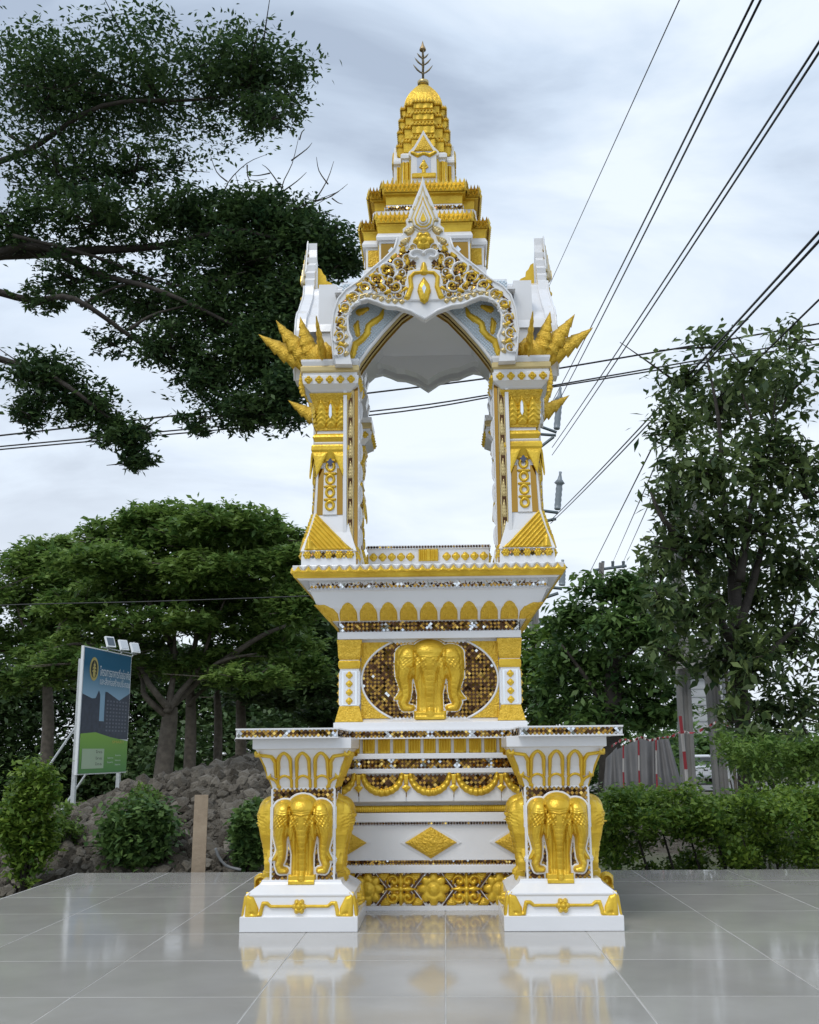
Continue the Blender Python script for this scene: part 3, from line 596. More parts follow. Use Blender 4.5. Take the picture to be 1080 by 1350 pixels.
mbase = mosaic('mirror_band', lambda x,z: abs(x) < 34*CPX and .002 < z < 7.5*CPX, (-35*CPX,35*CPX,0,8*CPX), .015, True, (.4,.2,.3,.1), .2, None, 51)
tilt_foot = math.atan2(colp(675,22.6)[0]-colp(722,35.5)[0], colp(675,22.6)[1]-colp(722,35.5)[1])
for k in range(4):
    C = put('column', col_me, shrine, (-CC,-CC,0), k, bevel=.0015)
    for n_, m_ in (('capital',cap_me),('ring',tor_me),('petal_cap',pet_me),('gold_line',line_me)): put(n_, m_, C, bevel=.001)
    for f in range(4):
        put('chevron_plate', chev, C, (0,-colp(724,36.3)[0]-.001,colp(726,36)[1]), f, tilt=tilt_foot, scale=(1 if f in (0,2) else -1,1,1))
        put('mirror_band', mbase, C, (0,-colp(732,36)[0]-.0005,colp(736,36)[1]), f, kind='stuff')
        for i in range(-2,3): put('rosette', base_q, C, (i*14*CPX,-colp(732,36)[0]-.002,colp(731.7,36)[1]), f)
        put('mirror_inlay', mir_me, C, (0,-colp(676,22)[0]-.002,shz0), f, tilt=-math.atan2(3.4,58)); put('shaft_panel', strip_me, C, (0,-colp(676,22)[0]-.004,shz0), f, tilt=-math.atan2(3.2,58))
        for i in range(4): put('ring_motif', ring_me, C, (0,-colp(676,22)[0]-.010+.011*i/3,colp(664-i*17.5,20)[1]), f)
        put('mirror_diamond', star, C, (0,-colp(605,19)[0]-.012,colp(606,19)[1]), f)
        for q in (-1,1): put('petal_tip', drop_me, C, (0,-colp(596,23.2)[0]-.001,colp(593,24)[1]), f, tilt=-.10, scale=(q,1,1))
        for i in (-1,0,1): put('acanthus', cleaf, C, (i*14*CPX,-colp(558,20.5)[0]-.001,colp(560,20)[1]), f, tilt=.13)
        put('mirror_drop', slit, C, (0,-colp(545,22)[0]-.016,colp(540,22)[1]), f)
        for i in range(-2,3): put('rosette', band_q, C, (i*14.5*CPX,-colp(501,38)[0]-.001,colp(501.5,38)[1]), f)
    o = obj('corner_flame', brk, C, (-36*CPX,-36*CPX,colp(522,28)[1]), Matrix.Rotation(PI*1.25,3,'Z').to_euler()); 
    o.rotation_euler = (Matrix.Rotation(PI*1.25,3,'Z') @ Matrix.Rotation(.35,3,'Y')).to_euler()
# openings: jamb rails, pointed arch with soffit, scalloped valance, ceiling
AW = CW-.055
def ap(px, py, W=None): return loc2(px,py,W or AW)
def sym(pts):                              # mirror a left half outline (x<0) to the right
    return pts+[(-x,z) for x, z in pts[::-1]]
_, zTop = ap(500,385)
half = [ap(452,495),ap(466,495),ap(469,488),ap(475,477),ap(488,459),ap(506,437),ap(528,413),ap(548,399)]
half = [(x-.006,z) for x, z in half]; apex = (0, ap(565,388)[1])
arch_out = [(half[0][0],half[0][1]),(half[0][0],zTop+.06),(-half[0][0],zTop+.06),(-half[0][0],half[0][1])]
inner = [(-x,z) for x, z in half[1:]]+[apex]+half[1:][::-1]
arch_poly = arch_out+inner
arch_me = mesh('arch_screen', *prism(arch_poly,-AW,-AW+.13), WHITE)
jx1_ = ap(474,600)[0]
vp = [ap(475,556,-(AW-.15)),ap(480,549,-(AW-.15)),ap(478,537,-(AW-.15)),ap(483,524,-(AW-.15)),ap(485,510,-(AW-.15)),ap(486,498,-(AW-.15)),ap(491,489,-(AW-.15)),ap(500,485,-(AW-.15)),ap(510,485,-(AW-.15)),ap(517,487.5,-(AW-.15)),ap(525,484,-(AW-.15)),ap(535,484,-(AW-.15)),ap(550,490,-(AW-.15)),ap(566,499,-(AW-.15))]
sx_ = 1.0
vh = [(x*abs(sx_),z) for x, z in vp]; vh[-1] = (0,vh[-1][1])
v_poly = [(-.50,vh[0][1]),*vh,*[(-x,z) for x, z in vh[:-1][::-1]],(.50,vh[0][1]),(.50,zTop+.05),(-.50,zTop+.05)]
val_me = mesh('valance', *prism(v_poly,-AW+.15,-AW+.165), WHITE)
lat = np.array([[half[1][0],half[1][1]]])
lat_poly = half[1:]+[(half[-1][0],zTop+.05),(half[0][0],zTop+.05),half[0]]
def latt_mesh():
    parts = []; p = .019
    from mathutils.geometry import intersect_point_tri_2d
    def ins(x, z):
        c = False; n = len(lat_poly)
        for i in range(n):
            (x1,z1),(x2,z2) = lat_poly[i], lat_poly[(i+1)%n]
            if (z1 > z) != (z2 > z) and x < (x2-x1)*(z-z1)/(z2-z1)+x1: c = not c
        return c
    for i in range(60):
        for j in range(60):
            x = -.48+i*p+(j%2)*p/2; z = half[0][1]+j*p/2
            if ins(x,z): parts.append(pillow([(x+p*.40,z),(x,z+p*.40),(x-p*.40,z),(x,z-p*.40)],.004,.5))
    return mesh('lattice', *merge(parts), LATT)
lattice = latt_mesh()
wav = [ap(464,470),ap(468,455),ap(478,448),ap(484,440),ap(486,430),ap(494,424),ap(502,418),ap(506,410)]
wave_me = relief('gold_wave', strokes([(wav,[.018,.020,.016,.018,.016,.018,.014,.010]),([ap(472,442),ap(470,430),ap(472,424)],[.012,.016,.006]),([ap(474,412),ap(484,408)],[.020,.012])],.010), (-.50,-.22,ap(480,476)[1],ap(480,400)[1]), 60, GOLD)
archline = [(x,z) for x, z in half[1:]]
def rail3(off, y, r, m, name, n=6): return mesh(name, *tube([(x-off*.6,y,z+off*.8) for x, z in archline]+[(0-off*0,y,apex[1]+off)], r, n), m, True)
rails = [('arch_rail',rail3(-.004,-AW-.004,.010,WHITE,'arch_rail')),('arch_rail',rail3(-.010,-AW+.030,.009,PEARL,'arch_rail')),('arch_rail',rail3(-.006,-AW+.056,.013,M_BRN,'arch_rail')),('arch_rail',rail3(-.010,-AW+.088,.008,PEARL,'arch_rail')),('arch_rail',rail3(-.008,-AW+.118,.013,M_AMB,'arch_rail'))]
jx0, jx1 = ap(453,600)[0], ap(474,600)[0]; jz1 = half[0][1]+.01
jw = jx1-jx0
def jb(a, b, y0, y1): return box(jx0+jw*a, jx0+jw*b, -AW+y0, -AW+y1, zS-.001, jz1)
jamb_w = mesh('jamb', *merge([jb(0,.22,-.022,.11),jb(.22,.94,.0,.10)]), WHITE); jamb_m = mesh('mirror_rail', *jb(.30,.58,-.010,.02), M_BRN); jamb_g = mesh('gold_rail', *merge([jb(.24,.30,-.012,.01),jb(.58,.64,-.013,.02)]), PEARL); jamb_a = mesh('mirror_rail', *jb(.68,.90,-.006,.02), M_AMB)
edge_parts = []
nE = 9
for i in range(nE):
    zA = zS+(jz1-zS)*(i+.02)/nE; zB = zS+(jz1-zS)*(i+.98)/nE; zm = (zA+zB)/2
    edge_parts.append(prism([(jx1-.004,zA),(jx1+.006,zA+.02),(jx1+.010,zm),(jx1+.006,zB-.02),(jx1-.004,zB)],-AW+.10,-AW+.112))
jamb_e = mesh('scalloped_edge', *merge(edge_parts), WHITE)
arch2 = [(half[0][0],half[0][1])]+[(max(x*1.08,half[0][0]+.006),z+.03) for x, z in half[1:]]
in2 = [(-x,z) for x, z in arch2[1:]]+[(0,apex[1]+.045)]+arch2[1:][::-1]
arch_me2 = None
jamb_w2 = mesh('jamb', *merge([jb(0,.22,-.022,.09)]), WHITE)
jleaf = flame_leaf(.030,.10,.007,PEARL,'leaf',18)
for k in range(4):
    A = put('arch_screen', arch_me, shrine, k=k) if k == 0 else None
    for q in (-1,1):
        if k == 0: put('lattice', lattice, A, (0,-AW-.0015,0), k=0, scale=(q,1,1), kind='stuff'); put('gold_wave', wave_me, A, (0,-AW-.005,0), scale=(q,1,1))
        if k:
            put('jamb', jamb_w2, shrine, k=k, scale=(q,1,1)); continue
        for n_, m_ in rails: put(n_, m_, A, scale=(q,1,1))
        J = put('jamb', jamb_w, shrine, k=k, scale=(q,1,1))
        for n_, m_ in (('mirror_rail',jamb_m),('gold_rail',jamb_g),('mirror_rail',jamb_a),('scalloped_edge',jamb_e)): put(n_, m_, J)
        for i in range(9): put('leaf', jleaf, J, (jx0+jw*.43,-AW-.009,zS+.03+(jz1-zS-.06)*i/9), 0)
zEave = colp(475,38)[1]
obj('ceiling', mesh('ceiling', *box(-.5,.5,-.5,.5,zTop+.045,zTop+.06), WHITE), shrine)
# cross gabled roof and the four pediments
GW = (P(721,340,YC).x-P(565,340,YC).x)
GT = .055
zR = P(430,372,YC-.10).z
def gp(px, py): 
    x, z = loc2(px,py,GW); return (min(x+.004,-.0005),z)
outl = [(562,236),(557,246),(553,258),(546,262),(547,270),(540,276),(541,284),(534,290),(536,297),(530,302),(531,309),(523,314),(519,328),(505,342),(488,356),(472,371),(455,382),(445,394),(439,412),(436,440),(438,462),(440,480)]
inl = [(463,480),(459,462),(463,447),(458,436),(457,420),(461,406),(471,397),(484,394),(496,398),(508,403),(522,404),(541,410),(565,421)]
go = [gp(*p) for p in outl]; gi = [gp(*p) for p in inl]; gi[-1] = (0,gi[-1][1]); go[0] = (0,go[0][1])
gpoly = go+gi+[(-x,z) for x, z in gi[:-1][::-1]]+[(-x,z) for x, z in go[1:][::-1]]
rs = [(x*.965,z-.02) for x, z in go[11:] if z-.02 < zR-.02][::-1]
rs = [(rs[0][0],zEave-.002)]+[p for p in rs if p[1] > zEave+.01]+[(-.03,zR-.004),(0,zR)]
rxs = [-p[0] for p in rs][::-1]; rzs = [p[1] for p in rs][::-1]           # height over distance from the ridge
gl_ = sorted(set([0.0]+[round(v,4) for v in rxs]+list(np.round(np.linspace(0,rxs[-1],40),4))+[round(GW-GT+.004,4)])); gl_ = np.array([-v for v in gl_[:0:-1]]+gl_)
Xr, Yr = np.meshgrid(gl_,gl_); fz = lambda v: np.interp(np.abs(v), rxs, rzs, right=rzs[-1]-.0)
Zr = np.maximum(fz(Xr),fz(Yr)); ir = np.arange(Xr.size).reshape(Xr.shape); em = rxs[-1]+1e-4
Fq = np.stack([ir[:-1,:-1],ir[:-1,1:],ir[1:,1:],ir[1:,:-1]],-1).reshape(-1,4); xm = ((Xr[:-1,:-1]+Xr[1:,1:])/2).ravel(); ym = ((Yr[:-1,:-1]+Yr[1:,1:])/2).ravel()
Fq = Fq[~((np.abs(xm) > em)&(np.abs(ym) > em))]
obj('roof', npmesh('roof', np.stack([Xr,Yr,Zr],-1).reshape(-1,3), Fq, WHITE), shrine)
UP = .085
in2 = [(-x,z+UP+.012) for x, z in gi]+[(x,z+UP+.012) for x, z in gi[:-1][::-1]]
xo = gi[0][0]-.06; arch_me2 = mesh('arch_screen', *prism([(xo,gi[0][1]+.012),(xo,zTop+.12),(-xo,zTop+.12),(-xo,gi[0][1]+.012)]+[(-gi[0][0],gi[0][1]+.012)]+in2+[(gi[0][0],gi[0][1]+.012)],-AW,-AW+.10), WHITE)
for k in (1,2,3): put('arch_screen', arch_me2, shrine, k=k)
gable_me = mesh('gable', *prism(gpoly,-GW,-GW+GT), WHITE)
gi2 = [gi[0]]+[(x,z+UP) for x, z in gi]; gable_me2 = mesh('gable', *prism(go+gi2+[(-x,z) for x, z in gi2[:-1][::-1]]+[(-x,z) for x, z in go[1:][::-1]],-GW,-GW+GT), WHITE)
GPX = (P(600,380,YC-GW).x-P(500,380,YC-GW).x)/100
def path_tube(pts, r, y, m, name): return mesh(name, *tube([(x,y,z) for x, z in pts], r, 6), m, True)
edge_o = path_tube(go[11:], 1.5*GPX, -GW-.002, WHITE, 'edge_moulding'); edge_i = path_tube(gi[1:], 1.9*GPX, -GW-.002, WHITE, 'edge_moulding'); 
gi_up = [gp(*p) for p in ((454,470),(452,440),(452,418),(456,403),(468,391),(486,387),(500,391),(516,395),(530,397))]
edge_m = path_tube(gi_up, 1.3*GPX, -GW-.002, PEARL, 'edge_line')
def insg(x, z, poly):
    c = False; n = len(poly)
    for i in range(n):
        (x1,z1),(x2,z2) = poly[i], poly[(i+1)%n]
        if (z1 > z) != (z2 > z) and x < (x2-x1)*(z-z1)/(z2-z1)+x1: c = not c
    return c
band_poly = [gp(*p) for p in ((446,470),(442,440),(445,412),(450,398),(460,388),(476,374),(492,360),(508,347),(524,334),(540,330),(548,350),(540,372),(545,392),(520,392),(500,385),(484,381),(466,386),(454,400),(449,420))]
bx = [p[0] for p in band_poly]; bz_ = [p[1] for p in band_poly]
gm_ = mosaic('mirror_panel', lambda x,z: insg(x,z,band_poly), (min(bx),max(bx),min(bz_),max(bz_)), .014, True, (.40,.24,.22,.14), .18, None, 61)
bead = quatre(3.5*GPX,.007,PEARL,'bead')
bead_path = [gp(*p) for p in ((456,466),(455,455),(455,444),(454.5,433),(455,422),(457,412),(461,403),(467,396),(475,391.5),(484,390),(493,391.5),(502,394.5),(511,396.5),(520,397.5),(529,398))]
sc_list = [(512,391,6.5,2.6),(496,384,6,2.3),(526,390,6,2.8),(513,370,7,1.0),(528,360,7,.6),(543,327,7,.3),(497,357,6,.4),(482,369,6,.5),(541,356,6,2.0),(447,462,9,2.2),(446,443,10,1.9),(448,424,10,1.6),(453,406,10.5,1.2),(464,392,11,.7),(479,380,11,.5),(494,369,12,.4),(508,358,15,.2),(523,348,10,.1),(521,378,11,2.4),(504,380,8,2.2),(535,341,8,.1),(533,372,8,2.8),(537,388,7,3.2),(530,322,7,.3)]
scr = scroll_pair(.1)
flm = {}
def flame_out(w, h): return [(0,h),(-w*.10,h*.80),(-w*.30,h*.55),(-w*.50,h*.28),(-w*.42,h*.10),(-w*.16,0),(w*.16,0),(w*.42,h*.10),(w*.50,h*.28),(w*.30,h*.55),(w*.10,h*.80)]
apx = [(40,82,.008,WHITE,306),(34,68,.014,PEARL,305),(30,60,.019,WHITE,304.5),(25,50,.024,GOLD,303),(21,42,.028,WHITE,301.5),(15,30,.033,PEARL,300),(12,24,.036,WHITE,299),(8,16,.042,GOLD,297)]
gleaf = flame_leaf(6*GPX,10*GPX,.010,GOLD,'gold_leaf',18)
sflm = flame_leaf(9*GPX,16*GPX,.012,PEARL,'side_flame',26)
lot = flower(13*GPX,.022,GOLD,6)
cen_arch = relief('gold_arch', strokes([([(-22*GPX,-22*GPX),(-17*GPX,-8*GPX),(-18*GPX,6*GPX),(-13*GPX,12*GPX),(0,13*GPX),(13*GPX,12*GPX),(18*GPX,6*GPX),(17*GPX,-8*GPX),(22*GPX,-22*GPX)],[4*GPX,3.4*GPX,3*GPX,2.6*GPX,2.4*GPX,2.6*GPX,3*GPX,3.4*GPX,4*GPX]),([(0,14*GPX),(0,26*GPX)],[6*GPX,2*GPX])],.020), (-29*GPX,29*GPX,-28*GPX,30*GPX), 56, GOLD)
cen_plate = mesh('centre_plate', *pillow([(-26*GPX,-27*GPX),(26*GPX,-27*GPX),(25*GPX,0),(21*GPX,16*GPX),(0,21*GPX),(-21*GPX,16*GPX),(-25*GPX,0)],.010,.93,.98), WHITE)
pend = mesh('pendant', *merge([pillow([(0,20*GPX),(-7*GPX,9*GPX),(-9*GPX,0),(-5*GPX,-14*GPX),(0,-18*GPX),(5*GPX,-14*GPX),(9*GPX,0),(7*GPX,9*GPX)],.024,.4,.8)]), GOLD)
pend2 = mesh('pendant_mirror', *pillow([(0,7*GPX),(-3*GPX,1*GPX),(0,-8*GPX),(3*GPX,1*GPX)],.008,.4), M_SLV)
swirl = relief('white_swirl', strokes([(spiral(0,0,12*GPX,3*GPX,.3,5.2,16),[2.4*GPX]*16)],.014), (-15*GPX,15*GPX,-15*GPX,15*GPX), 34, WHITE)
for k in range(4):
    G = put('gable', gable_me if k != 2 else gable_me2, shrine, k=k, bevel=.003)
    if k == 2: continue                      # the far face shows no ornament
    for q in (-1,1):
        put('edge_moulding', edge_o, G, scale=(-q,1,1)); put('edge_moulding', edge_i, G, scale=(-q,1,1)); put('edge_line', edge_m, G, scale=(-q,1,1))
        put('mirror_panel', gm_, G, (0,-GW-.001,0), scale=(-q,1,1), kind='stuff')
        for bxx, bzz in bead_path: put('bead', bead, G, (-q*bxx,-GW-.001,bzz))
        for (px, py, r, a) in sc_list:
            x_, z_ = gp(px,py); s_ = r*GPX/.1
            for n_, m_ in (('scroll',scr[0]),('scroll_eye',scr[1])): put(n_, m_, G, (-q*x_,-GW-.003,z_), 0, spin=-a*q, scale=(-q*s_,s_*.9+.2,s_))
        for (px, py, a) in ((470,378,.9),(487,366,.8),(501,355,.7),(516,342,.6),(528,333,.4),(456,392,1.2),(449,408,1.6),(446,430,1.9),(446,452,2.1),(515,384,-1.9),(529,368,-1.2),(537,380,-2.2),(500,374,2.4),(535,350,.2)):
            x_, z_ = gp(px,py); put('gold_leaf', gleaf, G, (-q*x_,-GW-.007,z_), 0, spin=-a*q, scale=(-q,1,1))
        x_, z_ = gp(547,338); put('white_swirl', swirl, G, (-q*x_,-GW-.006,z_), 0, scale=(-q,1,.8))
    zL = loc2(562,318,GW)[1]; zC = loc2(562,372,GW)[1]
    for w_, h_, d_, m_, py_ in apx:
        if (w_,h_) not in flm: flm[(w_,h_)] = mesh('flame_plate', *pillow(flame_out(w_*GPX,h_*GPX),d_,.90,.96,(0,h_*GPX*.3)), m_)
        put('flame_plate', flm[(w_,h_)], G, (0,-GW-.001,loc2(562,py_,GW)[1]))
    for q in (-1,1):
        for j, (px, py, r, a) in enumerate(((549,262,11,.35),(542,276,13,.5),(537,291,14,.65),(531,305,14,.8),(525,318,12,.9))):
            x_, z_ = gp(px,py); put('side_flame', sflm, G, (-q*(x_+3*GPX),-GW-.004,z_-4*GPX), 0, spin=-a*q*-1*-1, scale=(-q*r/12,1,r/12))
    put('lotus', lot, G, (0,-GW-.008,zL)); put('centre_plate', cen_plate, G, (0,-GW,zC)); put('gold_arch', cen_arch, G, (0,-GW-.006,zC))
    put('pendant', pend, G, (0,-GW-.008,loc2(562,385,GW)[1])); put('pendant_mirror', pend2, G, (0,-GW-.030,loc2(562,384,GW)[1]))
# ridge scrolls, corner flames with rosette
rscr = relief('ridge_scroll', strokes([([(0,0),(8*GPX,5*GPX),(16*GPX,8*GPX),(34*GPX,9*GPX)],[1,1,1,1])],.01) if False else (lambda X,Z: strokes([([(3*GPX,33*GPX),(7*GPX,26*GPX),(8*GPX,14*GPX),(16*GPX,7*GPX),(38*GPX,2*GPX)],[1.5*GPX,5*GPX,6*GPX,5*GPX,1*GPX]),([(9*GPX,24*GPX),(15*GPX,18*GPX)],[3*GPX,1*GPX]),([(16*GPX,14*GPX),(23*GPX,9*GPX)],[3*GPX,1*GPX])],.016)(X,Z)), (0,41*GPX,0,36*GPX), 44, GOLD)
def solid_from(me, T):                     # plate of the same outline for pieces seen from behind too
    return me
rsp = [(2*GPX,0),(40*GPX,0),(26*GPX,6*GPX),(22*GPX,11*GPX),(15*GPX,14*GPX),(14*GPX,22*GPX),(10*GPX,26*GPX),(7*GPX,33*GPX),(2*GPX,36*GPX)]
rsp_me = mesh('ridge_scroll', *prism(rsp,-.012,.012), GOLD)
Lf = [solid_leaf(.13,.36,.06,GOLDT,'flame_blade'), solid_leaf(.125,.33,.06,GOLDT,'flame_blade'), solid_leaf(.11,.28,.05,GOLDT,'flame_blade')]
zN = loc2(440,476,CW)[1]
curl = mesh('curl', *lathe([(.004,-.05),(.045,-.035),(.06,0),(.05,.035),(.02,.06),(.004,.08)],14), GOLDT, True)
ros = flower(14*GPX,.030,GOLD,8); rosm = quatre(4*GPX,.012,M_SLV,'mirror_bead')
fr_l = mesh('gold_frame_line', *merge([box(0,.010,-.008,.004,0,92*GPX*.9),box(.010,18*GPX,-.008,.004,92*GPX*.9-.010,92*GPX*.9)]), PEARL)
for k in range(4):
    Rk = [o for o in shrine.children if o.name.startswith('roof')][0]
    for q in (-1,1):
        put('ridge_scroll', rsp_me, Rk, (q*(GW-GT),0,zR-.008), k, scale=(-q,1,1)) if k < 2 else None
    NB = put('corner_finial', mesh('corner_finial', *loft([(.075,zN-.012),(.085,zN),(.085,zN+.014),(.060,zN+.030),(.045,zN+.06)],'r1'), GOLD), shrine, (-CC-.03,-CC-.03,0), k)
    for me_, az, el in ((Lf[0],PI*1.02,1.24),(Lf[1],PI*1.06,.92),(Lf[2],PI*1.12,.54),(Lf[2],PI*1.47,1.10)):
        az = az if k%2 == 0 else 2.5*PI-az
        o = obj('flame_blade', me_, NB, (.055*math.cos(az),.055*math.sin(az),zN+.012)); o.rotation_euler = (Matrix.Rotation(az,3,'Z') @ Matrix.Rotation(el,3,'Y')).to_euler()
        o2 = quatre
    for a_, kk in ((0,0),(1,3)):
        xq = loc2(450,468,CW)[0]
    for (rx_, kk) in (((.085,0),(-.085,3)) if k%2 == 0 else ((-.085,0),(.085,1))) if False else ((.085,0),(-.085,3)):
        put('rosette', ros, NB, (rx_,-.088,zN+.045), kk); put('mirror_bead', rosm, NB, (rx_,-.112,zN+.047), kk)
    for az_ in (PI,PI*1.25,PI*1.5): put('curl', curl, NB, (.060*math.cos(az_),.060*math.sin(az_),zN+.05))
# tiered tower
def tier(name, rows, kind, m, par=None, bev=.0015): return obj(name, mesh(name, *loft([pr(p,h) if not isinstance(p,float) or True else None for p, h in rows],kind), m), par or shrine, bevel=bev)
body = obj('tower_base', mesh('tower_base', *loft([(pr(350,82)[0],zR-.12),(pr(346,82)[0],pr(346,82)[1]),pr(345,79),pr(316,79),pr(315,83),pr(311,84),pr(309,83),pr(300,76),pr(283,72)],'r1'), WHITE), shrine, bevel=.0015)
gW2, gzz = pr(331,79)
TPX = gW2/79
gp_me = mesh('gold_panel', *pillow([(-14*TPX,-12*TPX),(14*TPX,-12*TPX),(14*TPX,12*TPX),(-14*TPX,12*TPX)],.006,.9), M_AMB); gd = mesh('silver_diamond', *pillow([(5*TPX,0),(0,6*TPX),(-5*TPX,0),(0,-6*TPX)],.010,.3), M_SLV)
gpc = mesh('gold_panel', *pillow([(-7*TPX,-12*TPX),(7*TPX,-12*TPX),(7*TPX,12*TPX),(-7*TPX,12*TPX)],.006,.9), GOLDT)
for k in range(4):
    for i in (-1.5,-.5,.5,1.5):
        put('gold_panel', gp_me, body, (i*29*TPX,-gW2,gzz), k); put('silver_diamond', gd, body, (i*29*TPX,-gW2-.006,gzz), k)
    for q in (-1,1): put('gold_panel', gpc, body, (q*69*TPX,-gW2*.76,gzz), k)
def crown(py0, py1, hw0, hw1, nfront, th):
    c = tier('crown_tier', ((py0,hw0-4),(py0-2,hw0),((py0+py1)/2,hw0+1),((py0+py1)/2-2,hw1-2),(py1,hw1)), 'r1', GOLD)
    W_, z_ = pr(py1,hw1); 
    a = teeth_row(2*W_*.76,nfront,th,.014); b_ = teeth_row(W_*.24,4,th,.014)
    for k in range(4):
        put('leaf_points', a, c, (0,-W_+.002,z_-th*.35), k, kind='stuff')
        for q in (-1,1): put('leaf_points', b_, c, (q*W_*.88,-W_*.76+.002,z_-th*.35), k, kind='stuff'); put('leaf_points', b_, c, (q*W_*.76+(.002 if q > 0 else -.002)*-1,-W_*.88,z_-th*.35), k, kind='stuff').rotation_euler.z += q*PI/2
    return c
crown(309,284,81,86,22,.055)
body2 = obj('tower_band', mesh('tower_band', *loft([pr(286,78),pr(283,70),pr(276,69),pr(272,69),pr(268,64)],'r1'), WHITE), shrine, bevel=.0015)
mb_w = pr(276,69); mbm = mosaic('mirror_band', lambda x,z: abs(x) < mb_w[0]*.75 and 0 < z < .02, (-mb_w[0],mb_w[0],0,.02), .014, True, (.3,.1,.2,.4), .2, None, 71)
for k in range(4): put('mirror_band', mbm, body2, (0,-mb_w[0]-.001,mb_w[1]), k, kind='stuff')
crown(271,243,66,74,20,.06)
body3 = obj('tower_body', mesh('tower_body', *loft([pr(250,50),pr(243,46),pr(241,43),pr(240,38),pr(206,36.5),pr(204,38),pr(203,39.5),pr(198,39.5),pr(197,36)],'r2'), WHITE), shrine, bevel=.001)
UPX = pr(220,37)[0]/37
gq = relief('gold_pilaster', lambda X,Z: np.where((np.abs(X) < 9*UPX)&(Z > 0)&(Z < 33*UPX), .008+.005*np.sin(X/UPX*1.35), -.02), (-9.6*UPX,9.6*UPX,-.3*UPX,33.5*UPX), 28, GOLD)
gq2 = relief('gold_pilaster', lambda X,Z: np.where((np.abs(X) < 5*UPX)&(Z > 0)&(Z < 33*UPX), .008+.004*np.sin(X/UPX*1.35), -.02), (-5.5*UPX,5.5*UPX,-.3*UPX,33.5*UPX), 20, GOLD)
nW, nz0 = pr(240,41); 
def np_(px, py): x, z = loc2(px,py,nW); return (x+.0,z)
nich = mesh('niche_gable', *prism([(-16.5*UPX,nz0),(16.5*UPX,nz0),(16.5*UPX,nz0+38*UPX),(20*UPX,nz0+40*UPX),(20*UPX,nz0+44*UPX),(13*UPX,nz0+52*UPX),(5*UPX,nz0+66*UPX),(0,nz0+76*UPX),(-5*UPX,nz0+66*UPX),(-13*UPX,nz0+52*UPX),(-20*UPX,nz0+44*UPX),(-20*UPX,nz0+40*UPX),(-16.5*UPX,nz0+38*UPX)],-nW,-nW+.05), WHITE)
ngold = mesh('gold_pediment', *pillow([(-13*UPX,0),(13*UPX,0),(4*UPX,16*UPX),(0,24*UPX),(-4*UPX,16*UPX)],.012,.5,.85), GOLDT)
nbar = mesh('gold_bar', *pillow([(-16*UPX,0),(16*UPX,0),(16*UPX,6*UPX),(-16*UPX,6*UPX)],.014,.9), GOLD)
nin = mesh('niche', *pillow([(-9*UPX,0),(9*UPX,0),(9*UPX,22*UPX),(0,27*UPX),(-9*UPX,22*UPX)],.004,.95), mat('niche_silver',(.55,.57,.62),.2,metal=.6))  # niche plate in one even grey silver, partly metallic
nsw = relief('gold_swag', strokes([([(-15*UPX,3*UPX),(-8*UPX,-1*UPX),(0,2*UPX),(8*UPX,-1*UPX),(15*UPX,3*UPX)],[2.5*UPX,3*UPX,2*UPX,3*UPX,2.5*UPX])],.012), (-18*UPX,18*UPX,-5*UPX,7*UPX), 34, GOLD)
fig = relief('figure', lambda X,Z: np.maximum.reduce([dome(sell(X,Z,0,16*UPX,2.2*UPX,2.8*UPX),.010,2*UPX), dome(sline(X,Z,[(0,12.5*UPX),(0,7*UPX),(0,0)],[3.6*UPX,2.4*UPX,2.8*UPX]),.010,3*UPX), dome(sline(X,Z,[(-3*UPX,12*UPX),(-5*UPX,8*UPX),(-2*UPX,6*UPX)],[1.1*UPX]*3),.008,1*UPX), dome(sline(X,Z,[(3*UPX,12*UPX),(5*UPX,8*UPX),(2*UPX,6*UPX)],[1.1*UPX]*3),.008,1*UPX)]), (-7*UPX,7*UPX,-3*UPX,20*UPX), 26, GOLD)
for k in range(4):
    nb = put('niche_gable', nich, shrine, k=k, bevel=.001)
    put('gold_pediment', ngold, nb, (0,-nW,nz0+45*UPX)); put('gold_swag', nsw, nb, (0,-nW,nz0+40*UPX)); put('niche', nin, nb, (0,-nW,nz0+12*UPX)); put('figure', fig, nb, (0,-nW-.004,nz0+13*UPX)); put('gold_bar', nbar, nb, (0,-nW,nz0+6*UPX))
    for q in (-1,1):
        put('gold_pilaster', gq2, body3, (q*23*UPX,-pr(220,37)[0]*.78,pr(239,38)[1]), k, scale=(1.1,1,1)); put('gold_pilaster', gq2, body3, (q*32.5*UPX,-pr(220,37)[0]*.46,pr(239,38)[1]), k, scale=(.8,1,1))
for (a, b_, ha, hb) in ((197,180,34,36),(179,162,32,34.5),(161,147,30,32.5),(146,132,27,30)):
    Wt_, zt_ = pr(b_,hb+.3); tf = teeth_row(2*Wt_*.46,7,.030,.008,1); ts_ = teeth_row(Wt_*.32,3,.030,.008,1)
    c = tier('crown_tier', ((a,ha-1.5),(a-1,ha),(b_+3,ha+.5),(b_+2,hb),(b_,hb+.3),(b_-.4,hb-1.5)), 'r2', GOLD, bev=.001)
    for k in range(4):
        put('leaf_points', tf, c, (0,-Wt_+.001,zt_-.012), k, kind='stuff')
        for q in (-1,1): put('leaf_points', ts_, c, (q*Wt_*.62,-Wt_*.78+.001,zt_-.012), k, kind='stuff'); put('leaf_points', ts_, c, (q*Wt_*.89,-Wt_*.46+.001,zt_-.012), k, scale=(.65,1,1), kind='stuff')
    flt = relief('petal_row', lambda X,Z: np.where((np.abs(X) < Wt_*.42)&(Z > 0)&(Z < .05), .004+.004*np.abs(np.sin(X/.014)), -.02), (-Wt_*.44,Wt_*.44,-.001,.051), 60, GOLD)
    for k in range(4): put('petal_row', flt, c, (0,-pr(a,ha+.4)[0],pr(a-2,ha)[1]+.004), k, kind='stuff')
